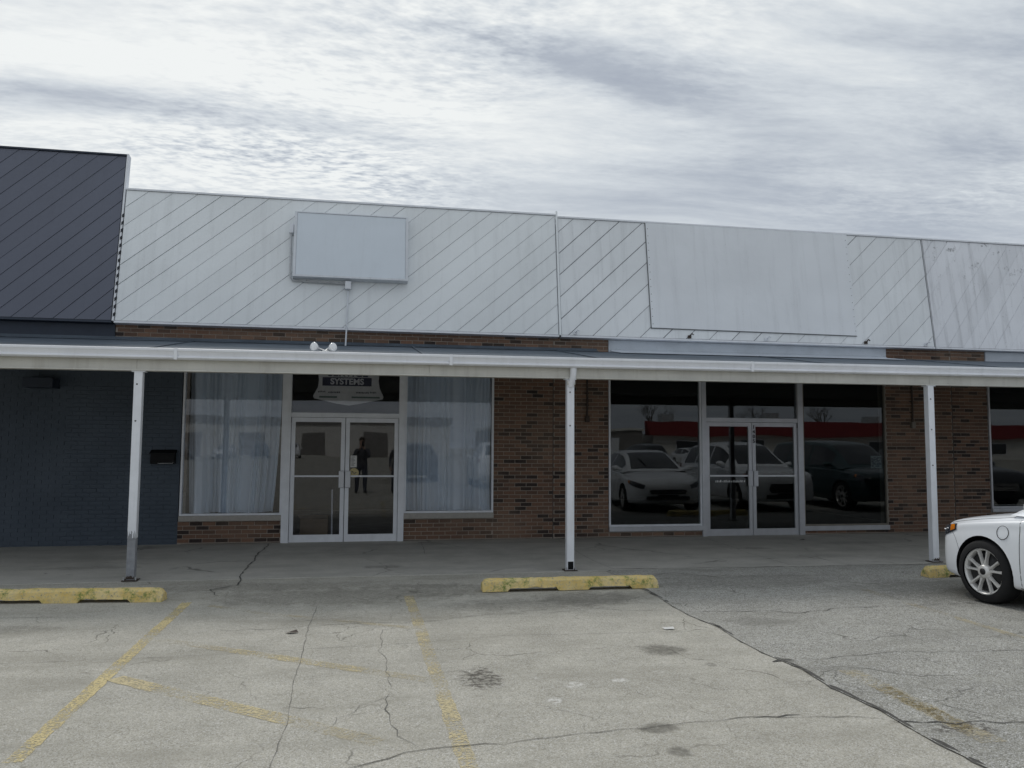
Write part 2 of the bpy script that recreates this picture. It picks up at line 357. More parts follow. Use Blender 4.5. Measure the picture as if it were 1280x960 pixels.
MT = dict(
    fascia_w=wood_paint('white_siding_paint', (0.851, 0.885, 0.900), .20, .03),
    fascia_b=wood_paint('weathered_white_siding_paint', (0.851, 0.879, 0.900), .32, .04),
    fascia_c=wood_paint('stained_white_siding_paint', (0.829, 0.846, 0.885), .62, .05),
    fascia_d=wood_paint('slate_siding_paint', (.122, .134, .176), .12, .03, .5),
    groove=simple('siding_groove', (.50, .51, .53), .8), groove_b=simple('grey_siding_groove', (.30, .31, .33), .8),
    groove_d=simple('slate_groove', (.03, .033, .04), .8),
    plywood=wood_paint('white_plywood_paint', (0.818, 0.846, 0.879), .20, .0),
    brick=brick_mat('brown_brick', False), brick_i=brick_mat('brown_brick_bulk', True),
    mortar=simple('mortar', (.34, .29, .245), .9, bstr=.4, scale=40),
    pbrick=paint_brick('navy_painted_brick'),
    navy=simple('navy_panel_paint', (.022, .032, .052), .6),
    alu=simple('white_aluminium', (.76, .78, .82), .45, var=.06, streak=.10),
    alu2=simple('anodised_aluminium', (.52, .53, .56), .38, .35, var=.06, streak=.08),
    bronze=simple('dull_bronze_frame', (.22, .20, .17), .5, .2),
    sill=simple('grey_stone_sill', (.38, .36, .33), .8, scale=20, bstr=.2),
    glass=glass_mat('window_glass'), glass_t=glass_mat('grey_tinted_glass', (.62, .66, .67)),
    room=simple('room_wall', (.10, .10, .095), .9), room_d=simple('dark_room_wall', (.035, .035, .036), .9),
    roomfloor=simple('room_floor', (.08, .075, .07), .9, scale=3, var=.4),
    curtain=curtain_mat(),
    gutter=simple('white_gutter_enamel', (.86, .875, .91), .45, var=.05, streak=.12, scale=2),
    beam=simple('cream_beam_paint', (.62, .61, .56), .6, var=.10, scale=2.5, streak=.28, dirt=(.2, .16, .12)),
    soffit=simple('soffit_board', (.22, .22, .21), .8),
    roofing=metal_panel('blue_grey_roofing', (.085, .108, .135)),
    flash=metal_panel('pale_metal_flashing', (.52, .56, .61), .10),
    postw=simple('white_post_paint', (.82, .84, .88), .5, var=.05, streak=.22, dirt=(.16, .13, .11)),
    postg=simple('bare_grey_post_metal', (.27, .28, .30), .6, var=.2, scale=14),
    black=simple('black_iron', (.006, .006, .007), .6, spec=.2), rust=simple('dark_rusty_iron', (.055, .040, .032), .8, var=.4, scale=20),
    lamp=simple('lamp_glass_white', (.80, .81, .82), .15, var=.02, coat=.5),
    steel=simple('galvanised_steel', (.50, .51, .52), .4, .6, scale=20),
    cab=simple('sign_cabinet_face', (.70, .76, .82), .35, var=.03, scale=1.5, streak=.05),
    cabf=simple('sign_cabinet_frame', (.68, .71, .75), .45, var=.06, streak=.15),
    conc=ground_mat('worn_concrete_lot', (.51, .487, .42), (.372, .354, .300), (.56, .535, .46), .50,
        stains=[(.824, 5.551, .15, .26, .95, (.085, .075, .065)), (.83, 5.55, .12, .2, .6, None), (1.6, 8.0, .9, .35, .5, None), (4.0, 5.6, .0001, .0001, 0, None), (2.345, 6.087, .19, .16, .95, None), (1.672, 4.435, .12, .08, .95, None), (1.668, 4.075, .06, .07, .9, None),
                (2.35, 8.2, .55, .38, .75, None), (-.2, 8.7, 1.3, .5, .6, None), (1.2, 8.9, .8, .4, .5, None), (-1.0, 9.4, 1.5, .3, .5, None), (-3.2, 7.6, .7, .16, .5, None), (.1, 7.6, .9, .25, .25, None),
                (2.55, 5.62, .04, .05, .6, None), (3.0, 8.3, .5, .3, .4, None), (.6, 9.2, .6, .15, .5, None),
                (1.43, 5.30, .07, .08, .9, (.66, .65, .62)), (1.22, 5.0, .05, .07, .9, (.66, .65, .62)), (1.76, 5.35, .06, .04, .9, (.66, .65, .62)), (1.2, 5.5, .04, .03, .8, (.66, .65, .62)), (2.1, 5.5, .05, .03, .7, (.66, .65, .62))]),
    asph=ground_mat('coarse_old_asphalt', (.455, .444, .393), (.31, .302, .268), (.51, .498, .445), .85,
        stains=[(3.4, 4.12, .20, .12, .95, (.10, .09, .08)), (4.5, 8.9, 1.4, .5, .5, None), (6.6, 8.0, 1.2, .8, .55, None), (3.13, 5.62, .09, .07, .8, None), (3.6, 6.9, .3, .2, .35, None)], rough_bump=.8),
    walk=ground_mat('smooth_walkway_concrete', (.51, .492, .447), (.385, .373, .338), (.55, .533, .485), .16,
        stains=[(-3.4, 11.0, .6, .12, .45, None), (.3, 10.6, .3, .12, .6, None), (6.0, 11.6, .3, .1, .5, None), (8, 12, .7, .15, .3, None), (1.5, 12.7, 1.6, .15, .3, None)], rough_bump=.25, craze=.5),
    crack=simple('crack_dirt', (.075, .072, .066), .95, var=.4, scale=20),
    crack2=simple('crack_pale_dirt', (.15, .145, .13), .95, var=.3, scale=20),
    y1=worn_paint('worn_yellow_marking', (.68, .57, .31), .76), y2=worn_paint('faded_yellow_marking', (.64, .55, .34), .68), y3=worn_paint('ghost_yellow_marking', (.58, .51, .35), .60),
    stop=stop_mat(),
    carw=car_paint('white_car_paint', (.92, .945, .98)), carg=car_paint('teal_van_paint', (.020, .055, .060)), cars=car_paint('silver_car_paint', (.45, .46, .47)), card=car_paint('dark_car_paint', (.03, .032, .04)),
    cglass=simple('car_glass', (.012, .014, .016), .06, var=0, coat=1),
    rubber=simple('tyre_rubber', (.010, .010, .011), .85, scale=30), trim=simple('black_trim', (.012, .012, .013), .55),
    rim=simple('bright_alloy', (.74, .73, .71), .3, .3, var=.03), chrome=simple('chrome', (.7, .7, .72), .15, 1.0, var=0),
    lens=simple('lamp_lens', (.045, .05, .06), .08, .1, var=.1, coat=1), amber=simple('amber_lens', (.75, .22, .01), .2, var=.05, coat=1),
    seam2=simple('dark_grey_edge', (.16, .165, .17), .8), seam=simple('panel_gap', (.03, .03, .032), .8),
    paper=simple('paper', (.62, .62, .60), .8, var=.05), ink=simple('navy_ink', (.015, .018, .05), .6), inkg=simple('grey_ink', (.13, .13, .14), .7), white=simple('white_vinyl', (.72, .72, .72), .6),
    ochre=simple('ochre_sticker', (.50, .42, .22), .7, var=.2, scale=40), board=simple('white_sign_board', (.58, .58, .56), .6), green=simple('green_stripe', (.10, .16, .13), .7),
    red=metal_panel('red_mansard_metal', (.17, .020, .022), .12), wallw=simple('white_stucco', (.66, .65, .62), .8, streak=.1), wallg=simple('grey_stucco', (.22, .21, .20), .8),
    bark=simple('grey_bark', (.11, .095, .085), .9, scale=12),
    skin=simple('skin', (.50, .33, .25), .6, var=.05), cloth=simple('dark_jacket', (.075, .08, .09), .9), jeans=simple('dark_jeans', (.06, .068, .09), .9), hair=simple('brown_hair', (.04, .028, .02), .7),
)

# ------------------------------------------------------------------ ground
def sheet(name, pts, z, mat, parent=None):
    mb = MB(); zz = z if hasattr(z, '__len__') else [z]*len(pts)
    mb.add([(x, y, q) for (x, y), q in zip(pts, zz)], [tuple(range(len(pts)))]); return mb.build(name, mat, parent)
WALL = 13.084
kind(sheet('parking_lot', [(-400, -400), (400, -400), (400, 400), (-400, 400)], 0.0, MT['conc']), 'structure')
edge = [(3.15, 9.93)]; seam_pts = []
rr = random.Random(3)
for i in range(30):
    y = 9.9-i*.45
    edge.append((3.10+rr.uniform(-.035, .035)-.01*(i > 12), y))
kind(sheet('asphalt_patch', edge+[(3.1, -6), (60, -6), (60, 9.84), (14, 9.82)], .006, MT['asph']), 'structure')
mb = MB()
mb.add([(-12, 9.96, .005), (18, 9.90, .0085), (18, WALL+.2, .05), (-12, WALL+.2, .05), (-12, 9.955, -.05), (18, 9.895, -.05)], [(0, 1, 2, 3), (4, 5, 1, 0)])
kind(mb.build('walkway', MT['walk']), 'structure')

def zg(x, y):
    if y > 9.93: return .007+.043*(y-9.93)/3.3
    return .006 if x > 3.12 else 0.0
def ribbon(mb, pts, w, jag=.02, step=.09, seed=0, lift=.004):
    rr = random.Random(seed); P_ = []
    for (a, b) in zip(pts[:-1], pts[1:]):
        a = Vector((*a, 0)); b = Vector((*b, 0)); n = max(2, int((b-a).length/step))
        for i in range(n):
            q = a.lerp(b, i/n); nr = Vector((-(b-a).y, (b-a).x, 0)).normalized()
            P_.append(q+nr*rr.uniform(-jag, jag)+nr*jag*1.2*math.sin(i*.37+seed))
    P_.append(Vector((*pts[-1], 0)))
    w *= .55; vs = []
    for i, q in enumerate(P_):
        tg = (P_[min(i+1, len(P_)-1)]-P_[max(0, i-1)]).normalized(); nr = Vector((-tg.y, tg.x, 0))
        ww = w*rr.uniform(.25, 1.1)*(.25 if i in (0, len(P_)-1) else 1)
        for s_ in (-1, 1):
            v = q+nr*ww*.5*s_; vs.append((v.x, v.y, zg(v.x, v.y)+lift))
    mb.add(vs, [(2*i, 2*i+1, 2*i+3, 2*i+2) for i in range(len(P_)-1)])
mb = MB()
ribbon(mb, [(x+.006, y) for x, y in edge[:22]], .075, .005, seed=1)
ribbon(mb, [(3.2, 10.02), (5.2, 9.92), (7.7, 9.84), (10.5, 9.86)], .035, .012, seed=2)
ribbon(mb, [(-1.38, 9.5), (-1.42, 11), (-1.40, 12.95)], .04, .015, seed=4)
ribbon(mb, [(-1.38, 9.5), (-1.60, 9.3), (-1.45, 8.9)], .03, .02, seed=5)
ribbon(mb, [(-.2, 4.05), (.35, 4.33), (.78, 4.34), (1.6, 4.44), (2.4, 4.5), (3.06, 4.35)], .013, .015, seed=6)
ribbon(mb, [(3.06, 4.30), (3.5, 4.2), (4.4, 4.1), (6, 4.2)], .03, .02, seed=9)
ribbon(mb, [(3.15, 5.60), (4.2, 5.7), (5.6, 5.5)], .014, .02, seed=10)
ribbon(mb, [(3.12, 7.4), (4.1, 7.2), (5.5, 7.35), (7, 7.2)], .02, .03, seed=11)
ribbon(mb, [(3.1, 9.3), (3.9, 9.6), (4.3, 9.2)], .03, .02, seed=12)
ribbon(mb, [(2.3, 4.5), (2.45, 4.47), (2.6, 4.5)], .05, .015, seed=13)
ribbon(mb, [(3.03, 5.6), (3.2, 5.62)], .09, .02, seed=14)
kind(mb.build('pavement_crack', MT['crack']), 'structure')
mb = MB()
ribbon(mb, [(-.42, 8.2), (-.43, 6.5), (-.40, 5.0), (-.42, 3.4)], .010, .006, seed=20)
ribbon(mb, [(-6, 6.5), (-1.5, 6.45), (.5, 6.6), (1.2, 6.73), (3.05, 6.6)], .009, .006, seed=21)
ribbon(mb, [(-1.2, 7.3), (.2, 7.35), (1.4, 7.55), (2.4, 7.65), (2.9, 7.5)], .014, .03, seed=22)
ribbon(mb, [(.35, 4.33), (.24, 4.55), (.18, 5.0), (.20, 5.3)], .012, .02, seed=7)
ribbon(mb, [(.20, 5.45), (.19, 5.9), (.15, 6.5), (.20, 7.1), (.3, 7.2)], .007, .018, seed=17)
ribbon(mb, [(.18, 5.0), (-.08, 4.9), (-.12, 4.75), (-.3, 4.6)], .008, .02, seed=23)
ribbon(mb, [(.2, 5.3), (.0, 5.1), (-.08, 4.9)], .007, .02, seed=33)
ribbon(mb, [(.55, 5.7), (.7, 5.75), (.8, 5.6)], .009, .02, seed=34)
ribbon(mb, [(-.5, 7.6), (-.1, 7.5), (.2, 7.2)], .008, .03, seed=35)
ribbon(mb, [(-4.5, 8.0), (-3.4, 8.15), (-2.5, 8.0)], .012, .02, seed=36)
ribbon(mb, [(1.3, 7.6), (1.9, 7.7), (2.6, 7.66)], .009, .02, seed=37)
ribbon(mb, [(-.2, 4.05), (-.5, 3.8), (-.9, 3.7)], .010, .03, seed=24)
ribbon(mb, [(3.22, 10.02), (3.14, 10.9), (3.2, 12.9)], .018, .008, seed=25)
ribbon(mb, [(5.7, 9.95), (5.65, 11), (5.75, 12.9)], .016, .008, seed=26)
ribbon(mb, [(.9, 11.6), (.95, 12.9)], .016, .008, seed=28)
ribbon(mb, [(8.2, 9.9), (8.1, 11.4), (8.25, 12.9)], .014, .008, seed=29)
kind(mb.build('pavement_joint', MT['crack2']), 'structure')

def stripe(x0, y0, x1, y1, w, mat, seed):
    a = Vector((x0, y0, 0)); b = Vector((x1, y1, 0)); tg = (b-a).normalized(); nr = Vector((-tg.y, tg.x, 0)); rr = random.Random(seed)
    n = max(4, int((b-a).length/.06)); vs = []
    for i in range(n+1):
        q = a.lerp(b, i/n)
        for s_ in (-1, 1):
            v = q+nr*s_*(w/2+rr.uniform(-.006, .006)); vs.append((v.x, v.y, zg(v.x, v.y)+.0025))
    o = MB().add(vs, [(2*i, 2*i+1, 2*i+3, 2*i+2) for i in range(n)]).build('yellow_marking', mat); o['kind'] = 'structure'; return o
stripe(-1.70, 8.60, -1.69, 4.50, .095, MT['y1'], 1)
stripe(.51, 8.62, .56, 3.4, .10, MT['y2'], 2)
stripe(-1.62, 5.95, -.35, 4.87, .135, MT['y2'], 3); stripe(-.36, 4.88, .12, 4.47, .13, MT['y3'], 13)
stripe(-1.60, 7.03, -.95, 6.58, .11, MT['y3'], 14); stripe(-.95, 6.58, .05, 5.87, .12, MT['y2'], 4); stripe(.05, 5.87, .48, 5.56, .11, MT['y3'], 15)
stripe(-.90, 7.96, .48, 7.12, .08, MT['y3'], 5)
stripe(-1.45, 8.4, -.9, 7.96, .08, MT['y3'], 6)
stripe(3.45, 5.3, 3.40, 3.9, .16, MT['y3'], 7); stripe(3.43, 4.9, 3.41, 4.1, .12, MT['y2'], 17)
stripe(5.55, 8.2, 5.45, 4.6, .10, MT['y3'], 8)

# ------------------------------------------------------------------ bricks
CH, BL = .0646, .192
def unit_brick(seed, depth=.05):
    bm = bmesh.new(); bmesh.ops.create_cube(bm, size=1); rr = random.Random(seed)
    for v in bm.verts: v.co = Vector((v.co.x, v.co.y*depth+depth/2, v.co.z*(CH-.010)))
    fr = [e for e in bm.edges if all(v.co.y < .01 for v in e.verts)]
    bmesh.ops.bevel(bm, geom=fr, offset=.004, segments=1, affect='EDGES')
    for v in bm.verts:
        if v.co.y < .02: v.co += Vector((rr.uniform(-.006, .006), rr.uniform(-.0015, .0015), rr.uniform(-.0012, .0012)))
    me = bpy.data.meshes.new('brick'); bm.to_mesh(me); bm.free(); return me
def lay_bricks(part, rects, mats, proud, limit=300, seed=0, vis=lambda x, z: True, cam_x=1.0):
    """running bond over rects (x0,x1,z0,z1); the nearest visible `limit` bricks are objects, the rest one mesh"""
    rr = random.Random(seed); off = OFF[part.name]; spec = []
    for (x0, x1, z0, z1) in rects:
        for r in range(int(z0/CH)-1, int(z1/CH)+2):
            a = max(r*CH+.005, z0); b = min((r+1)*CH-.005, z1)
            if b-a < .03: continue
            sh = (BL/2 if r % 2 else 0)
            for k in range(int((x0-sh)/BL)-2, int((x1-sh)/BL)+2):
                c = max(k*BL+sh+.005, x0); e = min((k+1)*BL+sh-.005, x1)
                if e-c < .03: continue
                spec.append(((c+e)/2, (a+b)/2, e-c, b-a))
    spec.sort(key=lambda q: (not vis(q[0], q[1]), abs(q[0]-cam_x)))
    ms = [unit_brick(i+seed*10) for i in range(5)]
    for m in ms: m.materials.append(mats[0])
    mb = MB()
    for i, (x, z, l, h) in enumerate(spec):
        y = WALL-proud+rr.uniform(-.0018, .0018); tilt = rr.uniform(-.006, .006)
        if i < limit:
            o = bpy.data.objects.new('brick', ms[i % 5]); COL.objects.link(o); o.parent = part
            o.location = Vector((x, y, z))-off; o.scale = (l, 1, h/(CH-.010)); o.rotation_euler = (0, tilt*.5, tilt)
        else:
            mb.box(x-l/2, x+l/2, y, y+.05, z-h/2, z+h/2)
    if mb.v: kind(mb.build('brickwork', mats[1], part), 'stuff')

def back_wall(unit, rects, mat, name='brick_wall', y=0.0):
    mb = MB()
    for i, (x0, x1, z0, z1) in enumerate(rects): mb.box(x0, x1, WALL+y, WALL+.2, z0, z1)
    return mb.build(name, mat, unit)

# ------------------------------------------------------------------ fascia
FY, FZ = 12.98, 3.446
def frame_of(yb, zb, yt, zt):
    v = Vector((0, yt-yb, zt-zb)); L = v.length; v.normalize(); n = Vector((0, -v.z, v.y))
    return (lambda u, w, d=0.0: tuple(Vector((u, yb, zb))+v*w+n*d)), L
def clip(poly, nx, ny, c):
    out = []
    for i in range(len(poly)):
        a, b = poly[i], poly[(i+1) % len(poly)]; da = a[0]*nx+a[1]*ny-c; db = b[0]*nx+b[1]*ny-c
        if da >= 0: out.append(a)
        if da*db < 0: s_ = da/(da-db); out.append((a[0]+(b[0]-a[0])*s_, a[1]+(b[1]-a[1])*s_))
    return out
def fascia(unit, x0l, x1l, x0t, x1t, zt, yt, bw, ang, mat, gmat, capmat, seed, gap=1.0):
    """sloped sign band clad with diagonal boards. x0l..x1l bottom edge, x0t..x1t top edge"""
    F, L = frame_of(FY, FZ, yt, zt); rr = random.Random(seed)
    quad = [(x0l, 0), (x1l, 0), (x1t, L), (x0t, L)]
    mb = MB(); mb.prism(quad, lambda u, w: F(u, w, -.012), lambda u, w: F(u, w, -.10))
    fa = mb.build('fascia', gmat, unit)
    ca, sa = math.cos(ang), math.sin(ang); nx, ny = -sa, ca           # board runs along (ca,sa)
    ds = [p[0]*nx+p[1]*ny for p in quad]; k0, k1 = math.floor(min(ds)/bw), math.ceil(max(ds)/bw)
    inner = [(x0l+.012, .012), (x1l-.012, .012), (x1t-.012, L-.012), (x0t+.012, L-.012)]
    for k in range(k0, k1):
        g = gap*rr.choice((.0014, .002, .003, .0042))
        p = clip(clip(inner, nx, ny, k*bw+g), -nx, -ny, -((k+1)*bw-g))
        if len(p) < 3: continue
        # lapped: the lower edge of each board stands prouder than its upper edge
        lift = rr.uniform(-.001, .001)
        def top(u, w): s_ = ((u*nx+w*ny)-k*bw)/bw; return F(u, w, .004+.005*(1-s_)+lift)
        mb = MB(); mb.prism(p, top, lambda u, w: F(u, w, -.011)); mb.build('fascia_board', mat, fa)
    # top cap, bottom drip edge
    mb = MB(); mb.prism([(x0t, L-.005), (x1t, L-.005), (x1t, L+.022), (x0t, L+.022)], lambda u, w: F(u, w, .028), lambda u, w: F(u, w, -.20)); mb.build('coping', capmat, unit)
    mb = MB(); mb.prism([(x0l, -.028), (x1l, -.028), (x1l, .004), (x0l, .004)], lambda u, w: F(u, w, .014), lambda u, w: F(u, w, -.14)); mb.build('drip_edge', MT['alu'] if mat is not MT['fascia_d'] else MT['navy'], unit)
    return F, L, fa

YT, ZT = 13.28, 5.59
# ------------------------------------------------------------------ storefront builders
def rect_frame(mb, x0, x1, z0, z1, w, y0=WALL-.03, y1=WALL+.06, wb=None):
    wb = wb or w
    mb.box(x0, x0+w, y0, y1, z0, z1); mb.box(x1-w, x1, y0, y1, z0, z1)
    mb.box(x0+w, x1-w, y0+.002, y1-.002, z0, z0+wb); mb.box(x0+w, x1-w, y0+.002, y1-.002, z1-w, z1); return mb
def window(unit, x0, x1, z0, z1, w, mat, gmat, sill=None, label=None, y0=-.03):
    o = rect_frame(MB(), x0, x1, z0, z1, w, WALL+y0).build('window', mat, unit)
    if label: o['label'] = label
    MB().box(x0+w-.006, x1-w+.006, WALL+.008, WALL+.014, z0+w-.006, z1-w+.006).build('pane', gmat, o)
    if sill: MB().box(x0-sill[2], x1+sill[2], WALL-.05, WALL+.05, z0-sill[0], z0-.002, .006).build('sill', sill[1], o)
    return o
def door_leaf(unit, x0, x1, z0, z1, hinge, mat, gmat):
    st = .062; mb = MB(); y0, y1 = WALL-.022, WALL+.022
    mb.box(x0, x0+st, y0, y1, z0, z1); mb.box(x1-st, x1, y0, y1, z0, z1)
    mb.box(x0+st, x1-st, y0+.001, y1-.001, z0, z0+.115); mb.box(x0+st, x1-st, y0+.001, y1-.001, z1-.07, z1)
    o = mb.build('door', mat, unit)
    MB().box(x0+st-.006, x1-st+.006, WALL-.003, WALL+.003, z0+.109, z1-.064).build('pane', gmat, o)
    MB().box(x0+st, x1-st, WALL-.040, WALL-.026, 1.07, 1.098, .004).build('push_bar', MT['alu'], o)
    hx = x1-.045 if hinge == 'l' else x0+.045
    mb = MB(); mb.box(hx-.042, hx+.042, WALL-.060, WALL-.0225, .90, 1.17, .008); mb.build('pull_handle', MT['alu2'], o)
    mb = MB(); px = x0-.012 if hinge == 'l' else x1+.0
    mb.box(px, px+.012, WALL-.034, WALL-.01, z1-.085, z1+.0, .003); mb.build('hinge', MT['black'], o)
    return o
HEAD = 2.80
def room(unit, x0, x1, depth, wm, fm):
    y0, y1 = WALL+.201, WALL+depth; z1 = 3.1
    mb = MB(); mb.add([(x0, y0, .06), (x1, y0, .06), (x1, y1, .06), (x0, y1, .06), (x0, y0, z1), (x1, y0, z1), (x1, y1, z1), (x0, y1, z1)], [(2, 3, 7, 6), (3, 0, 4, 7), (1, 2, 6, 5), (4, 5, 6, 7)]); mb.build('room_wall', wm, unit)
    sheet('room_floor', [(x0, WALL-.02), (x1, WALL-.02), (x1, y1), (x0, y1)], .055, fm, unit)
def roof(unit, x0, x1, zt):
    mb = MB(); mb.box(x0, x1, WALL+.32, WALL+15, zt-.30, zt-.08); mb.build('roof', MT['roofing'], unit)
    mb = MB(); mb.box(x0, x1, WALL+14.8, WALL+15, 0, zt-.31); mb.build('rear_wall', MT['mortar'], unit)

# unit 1: navy painted, left ------------------------------------------------
U0 = thing('shop_unit', 'navy painted brick shop with tall slate grey diagonal fascia at left end', 'shop', (-8, WALL, 0), 'shop units in the strip')
rects = [(-11, -2.765, 0, 2.88)]
w0 = back_wall(U0, [(-11, -2.765, 0, 3.09)], MT['pbrick'])
lay_bricks(w0, [(-11, -2.768, .03, 2.88)], (MT['pbrick'], MT['pbrick']), .0065, 300, 1, lambda x, z: z < 2.45 and x > -5.4, -3.6)
MB().box(-11, -3.775, WALL-.018, WALL+.1, 3.10, 3.42).build('head_panel', MT['navy'], U0)
FD, LD, fd = fascia(U0, -11, -3.805, -11, -3.80, 6.17, 13.385, .205, R(45), MT['fascia_d'], MT['groove_d'], MT['navy'], 11)
mb = MB()          # pale end return of the tall band, stepped where the lower band meets it
mb.prism([(0, LD*.0), (.028, 0), (.028, LD+.03), (0, LD+.03)], lambda u, w: FD(-3.799+u, w, .02), lambda u, w: FD(-3.799+u, w, -.11)); mb.build('end_return', MT['alu'], U0)
mb = MB()
for k in range(14):
    w = .06+k*.125
    mb.prism([(0, w), (.030, w+.03), (.030, w+.085), (0, w+.055)], lambda u, v: FD(-3.789+u, v, .0225), lambda u, v: FD(-3.789+u, v, .0)); 
mb.build('trim_ridges', MT['groove_d'], U0)
roof(U0, -11, -3.85, 5.3)
MB().box(-4.93, -4.52, WALL-.30, WALL-.005, 2.40, 2.545, .004).build('electrical_box', MT['navy'], U0)

# unit 2: white curtains ------------------------------------------------------
UA = thing('shop_unit', 'brown brick shop with white curtained windows and smooth white diagonal fascia', 'shop', (0, WALL, 0), 'shop units in the strip')
rA = [(-2.762, -1.228, .03, .392), (.665, 2.13, .03, .397), (2.135, 3.140, .03, 2.88), (-3.77, 3.140, 3.16, 3.44)]
wA = back_wall(UA, [(-2.764, -1.228, 0, .392), (.667, 2.134, 0, .397), (2.134, 3.143, 0, 3.10), (-3.77, 3.143, 3.101, 3.44), (-2.764, 2.134, 2.88, 3.10)], MT['mortar'])
lay_bricks(wA, rA, (MT['brick'], MT['brick_i']), .006, 300, 2, lambda x, z: z < 2.5 or z > 3.17, .6)
MB().box(3.137, 3.156, WALL-.002, WALL+.1, 0.03, 2.88).build('control_joint', MT['crack'], UA)
window(UA, -2.745, -1.232, .480, HEAD, .030, MT['alu'], MT['glass'], (.085, MT['sill'], .005))
window(UA, .672, 2.132, .490, HEAD, .030, MT['alu'], MT['glass'], (.09, MT['sill'], .005))
mb = MB()
mb.box(-1.232, -1.118, WALL-.055, WALL+.06, .04, HEAD); mb.box(.574, .670, WALL-.055, WALL+.06, .04, HEAD)
mb.box(-1.118, .574, WALL-.045, WALL+.06, 2.018, 2.088); mb.box(-1.118, .574, WALL-.045, WALL+.06, HEAD-.03, HEAD)
df = mb.build('door_frame', MT['alu'], UA)
MB().box(-1.12, .576, WALL+.004, WALL+.010, 2.086, HEAD-.028).build('transom_pane', MT['glass'], df)
door_leaf(UA, -1.112, -.277, .05, 2.012, 'l', MT['alu'], MT['glass'])
door_leaf(UA, -.267, .568, .05, 2.012, 'r', MT['alu'], MT['glass'])
room(UA, -2.70, 3.1, 6.0, MT['room'], MT['roomfloor'])
FA, LA, fa = fascia(UA, -3.768, 3.222, -3.762, 3.220, ZT, YT, .242, R(41), MT['fascia_w'], MT['groove'], MT['alu'], 12)
MB().prism([(0, 0), (.03, 0), (.03, LA+.07), (0, LA+.07)], lambda u, w: FA(3.224+u, w, .035), lambda u, w: FA(3.224+u, w, -.012)).build('seam_trim', MT['fascia_w'], UA)
roof(UA, -3.79, 3.2, ZT)

# unit 3: dark windows ----------------------------------------------------------
UB = thing('shop_unit', 'brown brick shop with dark uncurtained windows and blank board on weathered fascia', 'shop', (7, WALL, 0), 'shop units in the strip')
rB = [(3.152, 4.112, .03, 2.88), (4.116, 5.80, .03, .150), (7.71, 9.38, .03, .118), (9.384, 10.768, .03, 2.88), (3.152, 4.110, 3.16, 3.44), (9.42, 10.77, 3.16, 3.44)]
wB = back_wall(UB, [(3.150, 4.114, 0, 3.10), (4.114, 5.80, 0, .152), (7.71, 9.382, 0, .121), (9.382, 10.772, 0, 3.10), (3.150, 10.772, 3.101, 3.44), (4.114, 9.382, 2.88, 3.10)], MT['mortar'])
lay_bricks(wB, rB, (MT['brick'], MT['brick_i']), .006, 300, 3, lambda x, z: (z < 2.5 or z > 3.17), 6.0)
MB().box(4.116, 9.417, WALL-.03, WALL-.001, 3.16, 3.40).build('metal_panel', MT['flash'], UB)
MB().box(10.766, 10.785, WALL-.002, WALL+.1, 0.03, 2.88).build('control_joint', MT['crack'], UB)
window(UB, 4.118, 5.792, .232, HEAD, .028, MT['alu'], MT['glass_t'], (.085, MT['alu2'], .003))
window(UB, 7.712, 9.378, .200, HEAD, .028, MT['bronze'], MT['glass_t'], (.085, MT['alu2'], .01))
mb = MB()
mb.box(5.793, 5.872, WALL-.055, WALL+.06, .04, HEAD); mb.box(7.612, 7.711, WALL-.055, WALL+.06, .04, HEAD)
mb.box(5.872, 7.612, WALL-.045, WALL+.06, 2.022, 2.092); mb.box(5.872, 7.612, WALL-.045, WALL+.06, HEAD-.03, HEAD)
df = mb.build('door_frame', MT['alu2'], UB)
MB().box(5.87, 7.614, WALL+.004, WALL+.010, 2.09, HEAD-.028).build('transom_pane', MT['glass_t'], df)
dL = door_leaf(UB, 5.878, 6.736, .05, 2.016, 'l', MT['alu2'], MT['glass_t'])
dR = door_leaf(UB, 6.746, 7.606, .05, 2.016, 'r', MT['alu2'], MT['glass_t'])
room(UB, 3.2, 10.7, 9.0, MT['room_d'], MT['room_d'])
FB, LB, fb = fascia(UB, 3.256, 10.376, 3.254, 10.38, ZT-.035, YT-.005, .288, R(43), MT['fascia_b'], MT['groove_b'], MT['alu'], 13, 1.9)
roof(UB, 3.25, 10.38, ZT-.04)
MB().prism([(0, 0), (.014, 0), (.014, LB+.03), (0, LB+.03)], lambda u, w: FB(10.378+u, w, .016), lambda u, w: FB(10.378+u, w, -.012)).build('seam_trim', MT['groove'], UB)
for i, bx_ in enumerate((3.50, 5.55, 7.0, 8.95, 10.18)):
    mb = MB(); mb.tube([FB(bx_, .04, .01), FB(bx_, .05, .05), FB(bx_+.03, .09, .07), FB(bx_+.06, .07, .06)], .012, 6); mb.box(bx_-.03, bx_+.03, FY-.03, FY-.012, FZ+.02, FZ+.07); mb.build('bracket', MT['alu'] if i % 2 == 0 else MT['rust'], UB)

